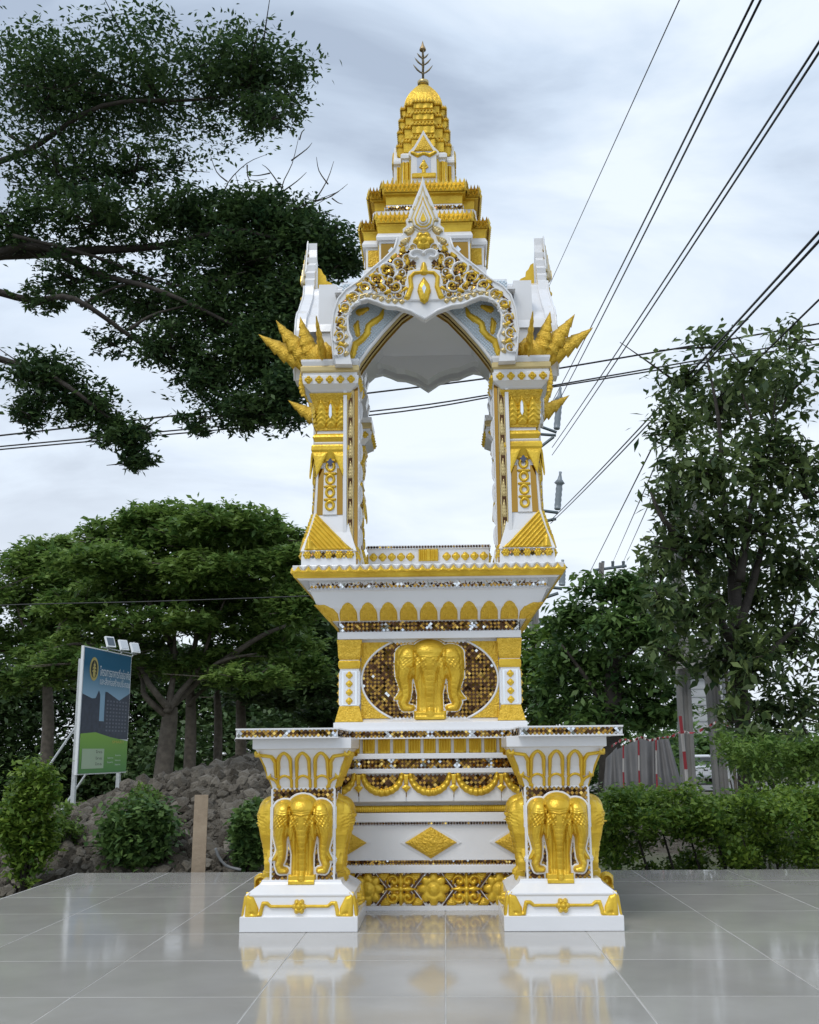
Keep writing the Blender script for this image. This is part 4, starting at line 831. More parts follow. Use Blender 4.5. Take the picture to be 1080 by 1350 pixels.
dm_rows = [(133,26),(131,25.8),(126,24.6),(121,22.4),(117,19.2),(114,15.5),(112,11.5),(110.5,6)]
dome_o = tier('dome', dm_rows, 'r2', GOLD)
zD = P(555,110.5,YC).z
kn = obj('knob', mesh('knob', *lathe([(.035,zD-.01),(.036,zD+.012),(.022,zD+.020),(.012,zD+.03)]), PEARL, True), dome_o)
STEEL = mat('weathered_brass', (.22,.18,.11), .4, metal=.8, var=.2, vscale=20)
def zA_(py): return P(555,py,YC).z
fin = obj('finial', mesh('finial', *lathe([(.0075,zD+.02),(.0065,zA_(66))],8), STEEL, True), shrine)
obj('bud', mesh('bud', *lathe([(.006,zA_(67)),(.021,zA_(66.5)),(.021,zA_(65)),(.018,zA_(63.5)),(.009,zA_(60)),(.001,zA_(54))],12), mat('old_gold',(.42,.30,.16),.4,metal=.6), True), fin)
for py_, ln in ((97,.062),(86,.052),(77,.036)):
    for a_ in range(4):
        aa = a_*PI/2+.12
        u = Vector((math.cos(aa),math.sin(aa),0)); z_ = zA_(py_)
        pts = [u*(ln*t)+Vector((0,0,z_+ln*(.25*t+.75*t*t))) for t in (0,.3,.6,.85,1)]
        obj('prong', mesh('prong', *tube(pts,[.004,.0055,.006,.004,.001],6), STEEL, True), fin)
    obj('collar', mesh('collar', *lathe([(.006,zA_(py_)-.012),(.011,zA_(py_)),(.006,zA_(py_)+.012)],8), STEEL, True), fin)
for o in shrine.children: o.location.z -= TABLE_Z
# ------------------------------------------------------------------ vegetation
LEAFS = {}
def leaf_mat(name, c1, c2, transl=.28, rough=.5): return mat(name, c1, rough, col2=c2, attr=True, transl=transl, spec=.35)
L_DARK = leaf_mat('dark_leaf', (.026,.062,.027), (.090,.155,.048), .36)
L_RAIN = leaf_mat('rain_tree_leaf', (.080,.165,.040), (.240,.350,.080), .42)
L_BIG = leaf_mat('broad_leaf', (.045,.085,.035), (.175,.240,.080), .36, .38)
L_VINE = leaf_mat('vine_leaf', (.046,.105,.032), (.150,.250,.065), .36)
L_HEDGE = leaf_mat('hedge_leaf', (.065,.145,.026), (.240,.350,.052), .4, .4)
L_LIME = leaf_mat('lime_leaf', (.075,.155,.030), (.190,.290,.055), .35)
L_FAR = leaf_mat('far_leaf', (.034,.070,.024), (.085,.140,.042), .25)
BARK = mat('grey_bark', (.125,.105,.085), .9, var=.3, vscale=8, bump=.7, bscale=26)
BARKD = mat('dark_bark', (.045,.038,.032), .9, var=.3, vscale=8, bump=.7, bscale=26)
def unit(a): return a/np.maximum(np.linalg.norm(a,axis=1,keepdims=True),1e-9)
def scatter(cl, per=26, spread=.20, shell=.45, r=rng):          # cl: (centre, radii, count) -> points gathered in twig sized bunches
    P_, Q_ = [], []
    for c, rad, n in cl:
        m = max(3, n//per); u = unit(r.normal(size=(m,3))); t = shell+(1-shell)*r.random((m,1))**.6
        sub = np.array(c)+u*t*np.array(rad); k = r.integers(0,m,n); sz = spread*min(rad)*(.5+r.random((m,1)))
        P_.append(sub[k]+r.normal(size=(n,3))*sz[k]*np.array([1,1,.62])); Q_.append(np.clip(r.normal(.5,.26,m)[k]+r.normal(0,.16,n),0,1))
    return np.concatenate(P_), np.concatenate(Q_)
def leaf_mesh(name, pts, q, L, asp, m, droop=0., flat=.5, r=rng):
    n = len(pts); d = r.normal(size=(n,3)); d[:,2] = d[:,2]*flat-droop; d = unit(d)
    s = unit(np.cross(d, np.array([0,0,1.])+r.normal(size=(n,3))*.45)); up = np.cross(s,d)
    l = (L*(.45+1.1*r.random(n)))[:,None]; w_ = l*asp
    V = np.stack([pts, pts+d*l*.45+s*w_*.5+up*l*.06, pts+d*l, pts+d*l*.45-s*w_*.5+up*l*.06],1).reshape(-1,3)
    return npmesh(name, V, np.arange(4*n).reshape(n,4), m, False, np.repeat(q,4))
def pxc(px, py, Y, rx, ry, n, deep=1.0):           # a crown clump seen at a picture place, at its real distance and size
    c = P(px,py,Y); k = (P(px+1,py,Y)-c).length; return (tuple(c), (rx*k, max(rx,ry)*k*.8*deep, ry*k), n)
def tree(name, label, base, wood, clumps, L, asp, lm, bark=BARK, droop=0., flat=.5, group=None, per=26, spread=.2, cat='tree', shell=.45, trunkname='trunk'):
    t = thing(name, label, cat, base, group=group); b = Vector(base)
    for i, (pts, rad) in enumerate(wood):
        me = mesh('wood', *tube([Vector(p)-b for p in pts], rad, 9), bark, True); obj(trunkname if i == 0 else 'branch', me, t)
    tv = []
    for c_, rd_, n_ in clumps:
        c_ = Vector(c_)-b
        for _ in range(max(4,min(14,n_//110))):
            e_ = c_+Vector((random.gauss(0,.55)*rd_[0],random.gauss(0,.55)*rd_[1],random.gauss(0,.5)*rd_[2])); m_ = c_.lerp(e_,.5)+Vector((random.gauss(0,.08)*rd_[0],0,-.12*rd_[2])); w0 = .012 if L < .1 else .022
            tv.append(tube([c_+Vector((0,0,-.3*rd_[2])),m_,e_],[w0,w0*.6,w0*.25],4))
    obj('twigs', mesh('twigs', *merge(tv), bark), t, kind='stuff')
    pts, q = scatter(clumps, per, spread, shell); obj('crown', leaf_mesh('crown', pts-np.array(base), q, L, asp, lm, droop, flat), t)
    return t
def px_line(pts, Y, jit=0):
    return [P(x,y,(Y if not isinstance(Y,(list,tuple)) else Y[i]))+Vector((0,random.uniform(-jit,jit),0)) for i, (x, y) in enumerate(pts)]
def gz_(x, y): return float(ground_z(np.array(x),np.array(y)))
def smooth_line(pts, n=4):
    pts = [Vector(p) for p in pts]; o = []
    for i in range(len(pts)-1):
        a, b, c, d = pts[max(i-1,0)], pts[i], pts[i+1], pts[min(i+2,len(pts)-1)]
        for j in range(n):
            t = j/n; o.append(.5*((2*b)+(c-a)*t+(2*a-5*b+4*c-d)*t*t+(3*b-a-3*c+d)*t**3))
    return o+[pts[-1]]
def taper(n, a, b): return [a+(b-a)*i/(n-1) for i in range(n)]
# --- dark feathery tree overhanging from the left
Y1 = 9.0
base = P(-190,1150,Y1); base.z = gz_(base.x,base.y)-.05
limbs = [[(-190,900),(-190,600),(-170,420),(-60,340),(60,322),(200,312),(330,318),(440,345)],
         [(-170,440),(-40,392),(40,394),(110,408),(180,446),(250,482),(330,530)],
         [(-120,390),(30,326),(120,352),(220,396),(320,440),(380,470)],
         [(-175,520),(-60,470),(30,478),(100,520),(160,566),(200,606)],
         [(-175,420),(-100,260),(20,190),(140,150),(260,130),(370,112)],
         [(30,326),(130,342),(230,372),(330,372)], [(20,190),(110,225),(180,245)], [(180,446),(215,420),(300,395)], [(110,408),(150,380),(240,350)]]
wood = [([tuple(base)]+px_line(limbs[0][:3],Y1), [.30,.28,.24,.16])]
for i, l in enumerate(limbs):
    w_ = smooth_line(px_line(l if i else l[2:], Y1, .25)); wood.append((w_, taper(len(w_), (.045 if i else .075) if i < 5 else .018, .005)))
cl = [pxc(*c) for c in ((210,120,9.2,190,55,4600),(330,95,9.0,85,50,1900),(355,150,8.8,40,30,500),(90,235,9.2,95,50,1500),(60,120,9.0,110,70,2600),(180,215,9.1,60,28,600),
   (130,290,9.0,115,26,1900),(250,282,9.1,80,30,1800),(345,290,9.0,75,36,2400),(415,320,8.9,58,34,1900),(452,348,9.0,30,20,600),(320,345,9.2,110,36,3300),(390,400,9.0,60,60,3000),
   (290,410,9.2,85,45,2600),(350,460,9.0,62,50,2800),(380,520,8.8,36,46,1500),(330,540,9.0,60,30,1400),(280,495,9.1,55,42,1500),(225,455,9.0,48,34,900),(190,395,9.3,90,36,1300),(105,365,9.2,80,26,800),(60,395,9.0,42,16,300),
   (60,495,8.9,52,34,1200),(120,535,9.0,48,30,1100),(165,572,9.0,42,26,900),(185,606,9.0,26,16,320),(45,545,8.9,30,30,500),(255,560,9.0,30,16,240),(150,450,9.2,40,18,200),(20,300,9.0,60,40,900))]
dark = tree('feathery_tree', 'tall dark feathery tree whose long limbs overhang the shrine roof', tuple(base), wood, [(c,r_,int(n*2.5)) for c,r_,n in cl], .056, .42, L_DARK, BARKD, .12, .5, per=30, spread=.22, shell=.1)
b = Vector(base)
def twigs(t, lines, Y, r0, name='bare_branch'):
    for l in lines:
        w_ = smooth_line(px_line(l,Y,.05),3); obj(name, mesh(name, *tube([p-b for p in w_], taper(len(w_),r0,.002), 5), BARK, True), t)
tw = [[(330,318),(375,292),(415,268),(452,245)],[(375,292),(372,250),(385,215),(395,184)],[(372,250),(355,225),(345,215)],[(385,215),(405,200),(412,190)],[(415,268),(432,240),(440,212)],[(415,268),(438,262),(458,240)],[(400,278),(430,282),(446,288)],[(432,240),(420,222),(418,210)],
      [(290,270),(300,240),(325,215),(350,205)],[(300,240),(285,225),(278,205)],[(325,215),(330,240),(352,238)],[(390,284),(415,295),(432,296)],[(438,262),(446,268),(452,270)],[(372,250),(392,240),(404,226)],[(355,225),(340,232),(328,228)],[(395,184),(398,176),(402,170)]]
twigs(dark, tw, 9.4, .008)
# --- rain trees behind the mound
def rain(label, Y, trunk, r0, branches, clumps, seed_n=1.0, lm=L_RAIN, L=.15):
    bx_, by_ = trunk[0]; base = P(bx_,by_,Y); base.z = gz_(base.x,Y)-.05
    tp = [base]+px_line(trunk[1:],Y); wd = [([tuple(p) for p in smooth_line(tp,3)], taper(3*(len(tp)-1)+1,r0,r0*.62))]
    for br in branches:
        w_ = smooth_line(px_line(br,Y,.5),4); wd.append((w_, taper(len(w_),r0*.36,.02)))
    cl_ = [pxc(x,y,Y+random.uniform(-1.4,1.0),rx,ry*1.12,int(n*seed_n*2.4),.9) for x, y, rx, ry, n in clumps]
    return tree('rain_tree', label, tuple(base), wd, cl_, L, .46, lm, BARK, .0, .32, group='rain trees behind the earth mound', per=24, spread=.26, shell=.3)
rain('spreading rain tree with pale forked trunk beside the billboard', 24, [(210,1030),(222,965),(226,932)], .235,
     [[(226,935),(205,905),(175,875),(120,850),(60,862)],[(226,935),(228,890),(226,840),(222,790)],[(226,932),(250,905),(290,875),(340,862)],[(224,940),(240,912),(262,880),(275,840),(300,790)],[(222,945),(196,918),(180,890),(150,830)],[(226,880),(250,850),(262,800),(300,745)],[(224,860),(200,800),(160,750)],[(290,875),(350,840),(400,815)]],
     [(215,686,70,18,1900),(300,690,75,20,2000),(160,706,60,18,1500),(350,708,50,18,1300),(255,716,100,20,2400),(130,738,70,18,1700),(200,750,85,18,1900),(300,752,90,20,2300),(380,742,40,18,1000),(160,782,80,16,1700),(250,786,80,17,1800),(340,790,70,20,1800),(100,800,60,16,1300),(200,818,90,16,1400),(300,826,90,18,1700),(390,800,40,26,1300),(120,840,60,14,800),(370,850,60,20,1500),(300,862,60,14,700),(120,868,70,16,900),(240,880,70,14,700),(330,893,60,16,800),(70,888,50,16,700),(180,850,60,14,700),(395,880,40,20,800)])
rain('rain tree with low horizontal boughs at the far end of the row', 27, [(60,1020),(64,960),(62,900)], .19,
     [[(62,905),(40,850),(20,800)],[(62,900),(80,850),(95,790)],[(60,880),(10,860),(-40,850)]],
     [(70,728,55,16,1500),(35,748,60,18,1500),(85,765,55,18,1400),(30,790,60,18,1500),(80,820,55,16,1300),(20,840,60,18,1300),(70,865,60,16,1100),(20,900,50,16,800),(-40,780,60,40,1500)])
rain('rain tree with slim dark trunk between the forked one and the shrine', 30, [(250,1014),(252,950),(250,905)], .19,
     [[(250,910),(230,870),(200,850)],[(250,905),(270,870),(320,840)],[(251,930),(280,895),(330,880)]],
     [(360,730,50,24,1500),(410,772,40,26,1500),(395,830,45,24,1400),(425,862,34,26,1100),(330,880,70,18,1200),(250,870,70,16,900),(420,905,34,24,900),(380,900,50,18,900)], lm=L_FAR, L=.19)
rain('rain tree standing closest to the altar table, trunk half hidden by it', 33, [(318,1012),(318,955),(316,920)], .20,
     [[(316,925),(295,890),(270,870)],[(316,920),(345,885),(390,860)],[(317,930),(360,905),(420,890)]],
     [(440,760,34,30,1400),(440,820,34,30,1400),(445,890,34,30,1300),(400,925,50,18,900),(340,915,60,14,800),(430,945,34,18,700)], lm=L_FAR, L=.20)
rain('thin rain tree with a straight trunk in the second row', 31, [(287,1012),(288,960),(286,915)], .15,
     [[(286,920),(270,885),(240,868)],[(286,915),(300,880),(310,850)]], [(200,880,60,14,700),(280,895,50,12,600),(150,890,60,16,900)], lm=L_FAR, L=.20)
# --- far wood and undergrowth, one mass
def wall(name, clumps, L, m, label, cat, asp=.5):
    pts, q = scatter(clumps, 30, .30, .1); o = obj(name, leaf_mesh(name, pts, q, L, asp, m, 0., .5), label=label, cat=cat); o['kind'] = 'stuff'; return o
r2 = np.random.default_rng(3)
wl = [((x, 44+r2.uniform(-3,3), -1.2+r2.uniform(.6,1.6)), (2.6,2.0,1.9+r2.random()), 2000) for x in np.arange(-29,-3,1.9)]+[((x, 47+r2.uniform(-3,3), 2.4+r2.uniform(0,1.2)), (2.8,2.0,1.8+r2.random()), 1800) for x in np.arange(-29,-4,1.9)]
wall('far_wood', [(c,r_,int(n*2.6)) for c,r_,n in wl], .27, L_FAR, 'dense green wood far behind the rain trees', 'wood')
ug = [((x, 19+r2.uniform(-1.5,2.5), -.50+r2.uniform(0,.3)), (.7,.5,.32), 230) for x in np.arange(-10.5,-1.5,.5)]
wall('undergrowth', ug, .10, L_HEDGE, 'low weeds under the rain trees', 'weeds')
# --- right: broad leaved tree, vine covered tree, light tree
base = P(985,1060,12); base.z = gz_(base.x,12)-.05
wd = [([tuple(base)]+[tuple(p) for p in px_line([(980,960),(972,860),(968,760)],12)], [.10,.09,.085,.075])]
for br in ([(975,880),(935,800),(905,720),(880,640)],[(972,830),(1000,740),(1020,640),(1030,540)],[(968,760),(955,660),(945,560),(935,460)],[(968,770),(985,680),(1000,600),(975,500)],[(975,900),(1030,850),(1080,800)],[(905,720),(870,690),(856,650)]):
    w_ = smooth_line(px_line(br,12,.25),4); wd.append((w_, taper(len(w_),.055,.008)))
cl = [pxc(x,y,12+random.uniform(-.9,.9),rx,ry,n,.8) for x, y, rx, ry, n in ((940,450,55,28,130),(900,500,45,36,240),(1000,520,50,50,380),(1040,500,40,60,330),(950,540,55,44,420),(890,560,36,44,300),(1010,600,60,50,560),(930,620,60,50,560),(885,650,36,50,340),(1060,640,50,60,480),(980,690,70,50,700),(910,720,50,46,460),(1050,740,60,60,620),(870,740,24,40,180),(980,780,70,50,700),(915,800,50,44,430),(1040,840,60,60,620),(980,860,56,46,480),(940,870,34,30,190),(1050,930,50,50,380),(1010,940,36,40,220),(885,860,26,34,140),(870,790,20,30,110),(985,480,40,30,170),(1040,440,30,26,90),(1000,985,40,40,260),(1050,1000,40,40,240),(965,940,26,40,150))]
tree('broad_leaved_tree', 'big broad leaved tree with dark hanging leaves in front of the power poles', tuple(base), wd, [(c,r_,int(n*1.45)) for c,r_,n in cl], .125, .42, L_BIG, BARKD, .5, .7, per=8, spread=.34, shell=.05)
base = P(800,1045,21); base.z = gz_(base.x,21)-.05
wd = [([tuple(base)]+[tuple(p) for p in px_line([(805,960),(810,880),(812,810)],21)], [.22,.2,.17,.10])]+[(smooth_line(px_line(br,21,.3),3), taper(7,.07,.015)) for br in ([(806,940),(770,890),(740,850)],[(810,880),(850,840),(880,800)])]
cl = [pxc(x,y,21+random.uniform(-1,1),rx,ry,n,.8) for x, y, rx, ry, n in ((800,772,46,20,900),(850,790,40,26,900),(765,815,46,26,1200),(830,830,60,30,1800),(880,860,40,36,1100),(760,870,50,34,1500),(820,890,60,34,1900),(870,930,40,34,1100),(800,945,60,24,1300),(740,920,40,34,1100),(850,760,26,16,300))]
tree('vine_covered_tree', 'dense tree smothered in hanging vines beyond the corrugated sheets', tuple(base), wd, cl, .16, .5, L_VINE, BARKD, .35, .6, per=20, spread=.26, shell=.35)
base = P(716,1040,29); base.z = gz_(base.x,29)-.05
wd = [([tuple(base)]+[tuple(p) for p in px_line([(716,960),(718,900)],29)], [.2,.18,.12]),(smooth_line(px_line([(717,930),(700,880),(690,860)],29,.2),3), taper(7,.07,.02))]
cl = [pxc(x,y,29+random.uniform(-1,1),rx,ry,n,.8) for x, y, rx, ry, n in ((715,850,40,20,900),(745,830,30,18,600),(700,885,40,24,1000),(740,890,40,24,900),(705,930,44,24,1000),(750,940,40,20,700),(660,900,40,40,900))]
tree('light_green_tree', 'light green bushy tree at the foot of the tall utility pole', tuple(base), wd, cl, .22, .5, L_LIME, BARKD, .1, .5, per=24, spread=.28)
wl = [((x, 46+r2.uniform(-3,3), -1.4+r2.uniform(.8,2.4)), (2.6,2.0,1.6+r2.random()), 1100) for x in np.concatenate([np.arange(-3,10,1.9),np.arange(19,34,2.0)])]
wl += [((x, 95+r2.uniform(-6,6), r2.uniform(-1,2)), (6,4,3.4), 1300) for x in np.arange(8,44,4.2)]
wall('roadside_trees', wl, .36, L_VINE, 'far green trees lining the road behind the pickup', 'trees')
# --- hedge, shrubs, weeds
def hedge(name, label, boxes, L, m, asp=.55, cat='hedge', n_per=1, trunk=True):
    x0,x1,y0,y1,z0,z1,n = boxes
    t = thing(name, label, cat, ((x0+x1)/2,(y0+y1)/2,gz_((x0+x1)/2,(y0+y1)/2)))
    cl_ = [((r2.uniform(x0,x1)-t.location.x, r2.uniform(y0,y1)-t.location.y, r2.uniform(z0,z1)*1.0+r2.normal(0,.03)-t.location.z), (.14,.14,.11), n//40) for _ in range(40)]
    cl_ += [((x-t.location.x, r2.uniform(y0,y1)-t.location.y, z1-.06+r2.normal(0,.045)-t.location.z), (.13,.14,.10), n//44) for x in np.linspace(x0,x1,26)]
    pts, q = scatter(cl_, 12, .34, .2); obj('foliage', leaf_mesh('foliage', pts, q, L, asp, m, .05, .6), t)
    for i in range(9):
        xx = x0+(x1-x0)*(i+.5)/9; p0 = Vector((xx-t.location.x, 0, -.1)); obj('stem', mesh('stem', *tube([p0,p0+Vector((.03,.02,(z1-t.location.z)*.45)),p0+Vector((-.02,.04,(z1-t.location.z)*.8))],[.012,.010,.006],6), BARKD, True), t)
    return t
hx0, hx1 = P(796,1100,7.75).x, P(1110,1100,7.75).x
hedge('clipped_hedge', 'low bright green hedge along the back edge of the tiled terrace', (hx0,hx1,7.42,8.25,-.1,.40,22000), .036, L_HEDGE)
hedge('weed_patch', 'tall loose weeds growing above the hedge', (P(960,1000,9.6).x,P(1130,1000,9.6).x,9.2,10.2,.0,  .80,5000), .055, L_LIME, .4, 'weeds')
def shrub(label, px, py, rx, ry, Y, n, L, m, asp=.6, group=None, name='shrub'):
    c = P(px,py,Y); k = (P(px+1,py,Y)-c).length; zb = gz_(c.x,Y); t = thing(name, label, 'shrub', (c.x,Y,zb), group=group)
    h = c.z-zb; cl_ = [((0,0,h),(rx*k,rx*k*.8,ry*k),n)]+[((r2.normal(0,rx*k*.5),r2.normal(0,rx*k*.4),h+r2.normal(0,ry*k*.45)),(rx*k*.45,rx*k*.4,ry*k*.4),n//6) for _ in range(7)]
    pts, q = scatter(cl_, 9, .26, .3); obj('foliage', leaf_mesh('foliage', pts, q, L, asp, m, .15, .6), t)
    for i in range(5):
        a = i*1.257; e = Vector((math.cos(a)*rx*k*.6, math.sin(a)*rx*k*.5, h+ry*k*.4)); obj('stem', mesh('stem', *tube([(0,0,-.05),e*.5+Vector((0,0,.05)),e],[.014,.010,.005],6), BARKD, True), t)
shrub('rounded dark green shrub standing in front of the earth mound', 182,1098,48,44,7.95,3600,.052,L_VINE)
shrub('narrow green shrub tucked behind the altar table leg', 328,1100,22,46,7.75,2000,.048,L_VINE)
shrub('leafy weed clump at the corner of the terrace', 38,1080,32,84,7.7,4200,.044,L_HEDGE,.5)
shrub('small pale weed growing at the foot of the mound', 82,1098,24,26,8.4,800,.038,L_LIME,.4)
shrub('low sprig with yellow green tips behind the dark shrub', 190,1052,20,16,8.7,500,.038,L_LIME,.4)
# --- mound of dug earth
def mound_mesh(name, xs, ys, top, seed, cl_n, r=(.04,.13)):
    g = np.random.default_rng(seed); X, Y = np.meshgrid(xs,ys); Z = top(X,Y)
    cx, cy = g.uniform(xs[0],xs[-1],cl_n), g.uniform(ys[0],ys[-1],cl_n); cr = r[0]+(r[1]-r[0])*g.random(cl_n)**2.2
    add = np.zeros_like(X); dx = xs[1]-xs[0]; dy = ys[1]-ys[0]
    for a, b_, c in zip(cx,cy,cr):
        i0, i1 = max(0,int((a-c-xs[0])/dx)), min(len(xs),int((a+c-xs[0])/dx)+2); j0, j1 = max(0,int((b_-c-ys[0])/dy)), min(len(ys),int((b_+c-ys[0])/dy)+2)
        if i1 <= i0 or j1 <= j0: continue
        xx, yy = X[j0:j1,i0:i1]-a, Y[j0:j1,i0:i1]-b_; th = g.uniform(0,PI); e_ = g.uniform(.6,1.0)
        u = xx*math.cos(th)+yy*math.sin(th); v = (-xx*math.sin(th)+yy*math.cos(th))/e_
        hgt = c*g.uniform(.7,1.2)*np.clip(1-np.maximum(np.abs(u),np.abs(v))**2.0/c**2,0,1)**.5*(1+.35*g.normal()*u/c)
        add[j0:j1,i0:i1] = np.maximum(add[j0:j1,i0:i1], hgt)
    Z = Z+add*.5+g.normal(0,.006,X.shape)
    idx = np.arange(X.size).reshape(X.shape)
    V = [np.stack([X,Y,Z],-1).reshape(-1,3)]; F = [np.stack([idx[:-1,:-1],idx[:-1,1:],idx[1:,1:],idx[1:,:-1]],-1).reshape(-1,4)]; off = X.size; Q = [np.full(X.size,.35)]
    ph = (1+5**.5)/2; ico = unit(np.array([(-1,ph,0),(1,ph,0),(-1,-ph,0),(1,-ph,0),(0,-1,ph),(0,1,ph),(0,-1,-ph),(0,1,-ph),(ph,0,-1),(ph,0,1),(-ph,0,-1),(-ph,0,1)],float))
    it = np.array([(0,11,5),(0,5,1),(0,1,7),(0,7,10),(0,10,11),(1,5,9),(5,11,4),(11,10,2),(10,7,6),(7,1,8),(3,9,4),(3,4,2),(3,2,6),(3,6,8),(3,8,9),(4,9,5),(2,4,11),(6,2,10),(8,6,7),(9,8,1)])
    n = cl_n; px_i = g.uniform(xs[0],xs[-1],n); py_i = g.uniform(ys[0],ys[-1],n); rr = r[0]+(r[1]-r[0])*g.random(n)**2.8
    ii = np.clip(((px_i-xs[0])/dx).astype(int),0,len(xs)-1); jj = np.clip(((py_i-ys[0])/dy).astype(int),0,len(ys)-1); zz_ = Z[jj,ii]
    C = np.stack([px_i,py_i,zz_+rr*.25],-1); sh = (.65+.7*g.random((n,12,1)))*ico[None]*rr[:,None,None]*(.7+.6*g.random((n,1,3))); VV = (C[:,None]+sh).reshape(-1,3)
    FF = (it[None]+12*np.arange(n)[:,None,None]).reshape(-1,3)
    me = bpy.data.meshes.new(name); Vall = np.concatenate([V[0],VV]); me.from_pydata(Vall.tolist(), [], F[0].tolist()+(FF+off).tolist()); me.materials.append(SOIL)
    at = me.attributes.new('leafvar','FLOAT','POINT'); at.data.foreach_set('value', np.concatenate([Q[0],np.repeat(np.clip(g.normal(.5,.28,n),0,1),12)]).astype(np.float32))
    return me
SOIL = mat('dug_clay', (.052,.043,.031), .95, col2=(.180,.160,.130), bump=.9, bscale=60, attr=True)
tz = [(-4.6,-.25),(-4.0,.02),(-3.5,.22),(-3.0,.36),(-2.5,.50),(-2.0,.62),(-1.6,.60),(-1.1,.30),(-.6,-.05),(-.1,-.40)]
def mtop(X, Y):
    t = np.interp(X,[a for a, _ in tz],[b_ for _, b_ in tz]); s_ = np.clip(1-((Y-11.0)/3.6)**2,0,1)**.8
    return -.45+(t+.45)*s_+.07*np.sin(X*3.1+Y*1.3)*np.sin(Y*2.3)
obj('earth_mound', mound_mesh('earth_mound', np.linspace(-5.6,-.1,330), np.linspace(7.5,14.4,380), mtop, 5, 20000, (.010,.075)), label='heap of freshly dug grey brown clods left of the shrine', cat='earth mound', kind='stuff')
def mtop2(X, Y): return -.5+(.52)*np.clip(1-((Y-14.6)/2.6)**2,0,1)*np.clip(1-((X-3.3)/3.0)**2,0,1)
obj('earth_bank', mound_mesh('earth_bank', np.linspace(.6,6.2,120), np.linspace(12,17.2,110), mtop2, 9, 3500, (.010,.055)), label='low bank of earth under the corrugated sheets', cat='earth bank', kind='stuff')
# ------------------------------------------------------------------ plank, billboard, poles, wires, sheets, pickup
WOOD = mat('raw_plank', (.26,.20,.14), .8, col2=(.36,.29,.21), vscale=7, bump=.3, bscale=40)
a = P(261,1152,7.34); a.z = gz_(a.x,7.34)-.02; b_ = P(266,1048,7.44)
pk = obj('wooden_plank', mesh('wooden_plank', *box(-.046,.046,-.011,.011,0,(b_-a).length), WOOD), None, a, (b_-a).to_track_quat('Z','Y').to_euler(), bevel=.002, label='bare upright wooden plank leaning behind the terrace edge', cat='plank')
pk.rotation_euler = (Vector((b_.x-a.x,b_.y-a.y,b_.z-a.z)).normalized()).to_track_quat('Z','Y').to_euler()
pipe = px_line([(284,1118),(290,1132),(300,1142),(318,1147)],7.62); obj('plastic_pipe', mesh('plastic_pipe', *tube(smooth_line(pipe),.010,8), mat('pale_pvc',(.26,.27,.28),.6), True), label='bent pale plastic pipe lying at the foot of the mound', cat='pipe')
# billboard
GALV = mat('galvanised', (.55,.57,.58), .45, metal=.4, var=.1, vscale=12); FRW = mat('white_frame', (.80,.82,.84), .4)
YB = 19.0
p_bl, p_tl = P(101,1022,YB), P(105,852,YB); p_br, p_tr = P(166,1027,YB*1.115), P(169,872,YB*1.115)
orig = p_bl.copy(); ux = Vector((p_br.x-p_bl.x,p_br.y-p_bl.y,0)); BW = ux.length; ux.normalize(); BH = ((p_tl-p_bl).length+(p_tr-p_br).length)/2
rz = math.atan2(ux.y,ux.x)
bb = thing('billboard', 'blue and green project billboard with solar lamps on the earth mound', 'billboard', (orig.x,orig.y,orig.z-.9), rz)
ZB = .9
def brd(name, me, loc=(0,0,0), parent=None, **k): return obj(name, me, parent or bb, (loc[0],loc[1],loc[2]), **k)
def grad(name, c0, c1, z0, z1):
    m = mat(name, c0, .45); t = m.node_tree; bs = t.nodes['Principled BSDF']; tcn = N('ShaderNodeTexCoord',t); sp = N('ShaderNodeSeparateXYZ',t); mr = N('ShaderNodeMapRange',t); r = N('ShaderNodeValToRGB',t)
    t.links.new(tcn.outputs['Object'],sp.inputs[0]); t.links.new(sp.outputs[2],mr.inputs[0]); mr.inputs['From Min'].default_value = z0; mr.inputs['From Max'].default_value = z1
    r.color_ramp.elements[0].color = (*c0,1); r.color_ramp.elements[1].color = (*c1,1); t.links.new(mr.outputs[0],r.inputs[0]); t.links.new(r.outputs[0],bs.inputs['Base Color']); return m
panel = brd('panel', mesh('panel', *box(0,BW,.0,.05,ZB,ZB+BH), FRW), bevel=.004)
def flat(name, pts, y, m): return obj(name, mesh(name, [(x*BW,y,ZB+z*BH) for x, z in pts], [tuple(range(len(pts)))], m), panel)
flat('poster_sky', [(.015,.30),(.985,.30),(.985,.99),(.015,.99)], -.004, grad('poster_blue',(.28,.45,.60),(.005,.11,.21),ZB+.62*BH,ZB+.86*BH))
flat('poster_lawn', [(.015,.01),(.985,.01),(.985,.265),(.6,.295),(.3,.33),(.015,.315)], -.012, grad('poster_green',(.07,.24,.06),(.24,.46,.05),ZB,ZB+.34*BH))
PD_ = mat('poster_dark',(.035,.045,.075),.45,var=.35,vscale=9)
for pts in ([(.015,.28),(.36,.28),(.36,.63),(.33,.665),(.27,.60),(.20,.595),(.015,.625)],[(.46,.28),(.985,.28),(.985,.67),(.76,.60),(.50,.66),(.46,.66)]): flat('poster_building', pts, -.008, PD_)
flat('poster_building', [(.36,.28),(.46,.28),(.46,.42),(.36,.42)], -.008, PD_)
PW_ = mat('poster_window',(.12,.14,.19),.4)
wv = []
for i in range(7):
    for j in range(9):
        x = .50+i*.066; z = .34+j*.030; wv.append(([(x*BW,-.0095,ZB+z*BH),((x+.035)*BW,-.0095,ZB+z*BH),((x+.035)*BW,-.0095,ZB+(z+.014)*BH),(x*BW,-.0095,ZB+(z+.014)*BH)],[(0,1,2,3)]))
obj('poster_windows', mesh('poster_windows', *merge(wv), PW_), panel, kind='stuff')
flat('poster_card', [(.06,.045),(.49,.045),(.49,.20),(.06,.20)], -.016, mat('poster_card',(.42,.52,.36),.5))
EM = mat('emblem_gold',(.52,.42,.14),.4); EK = mat('emblem_black',(.03,.03,.025),.4)
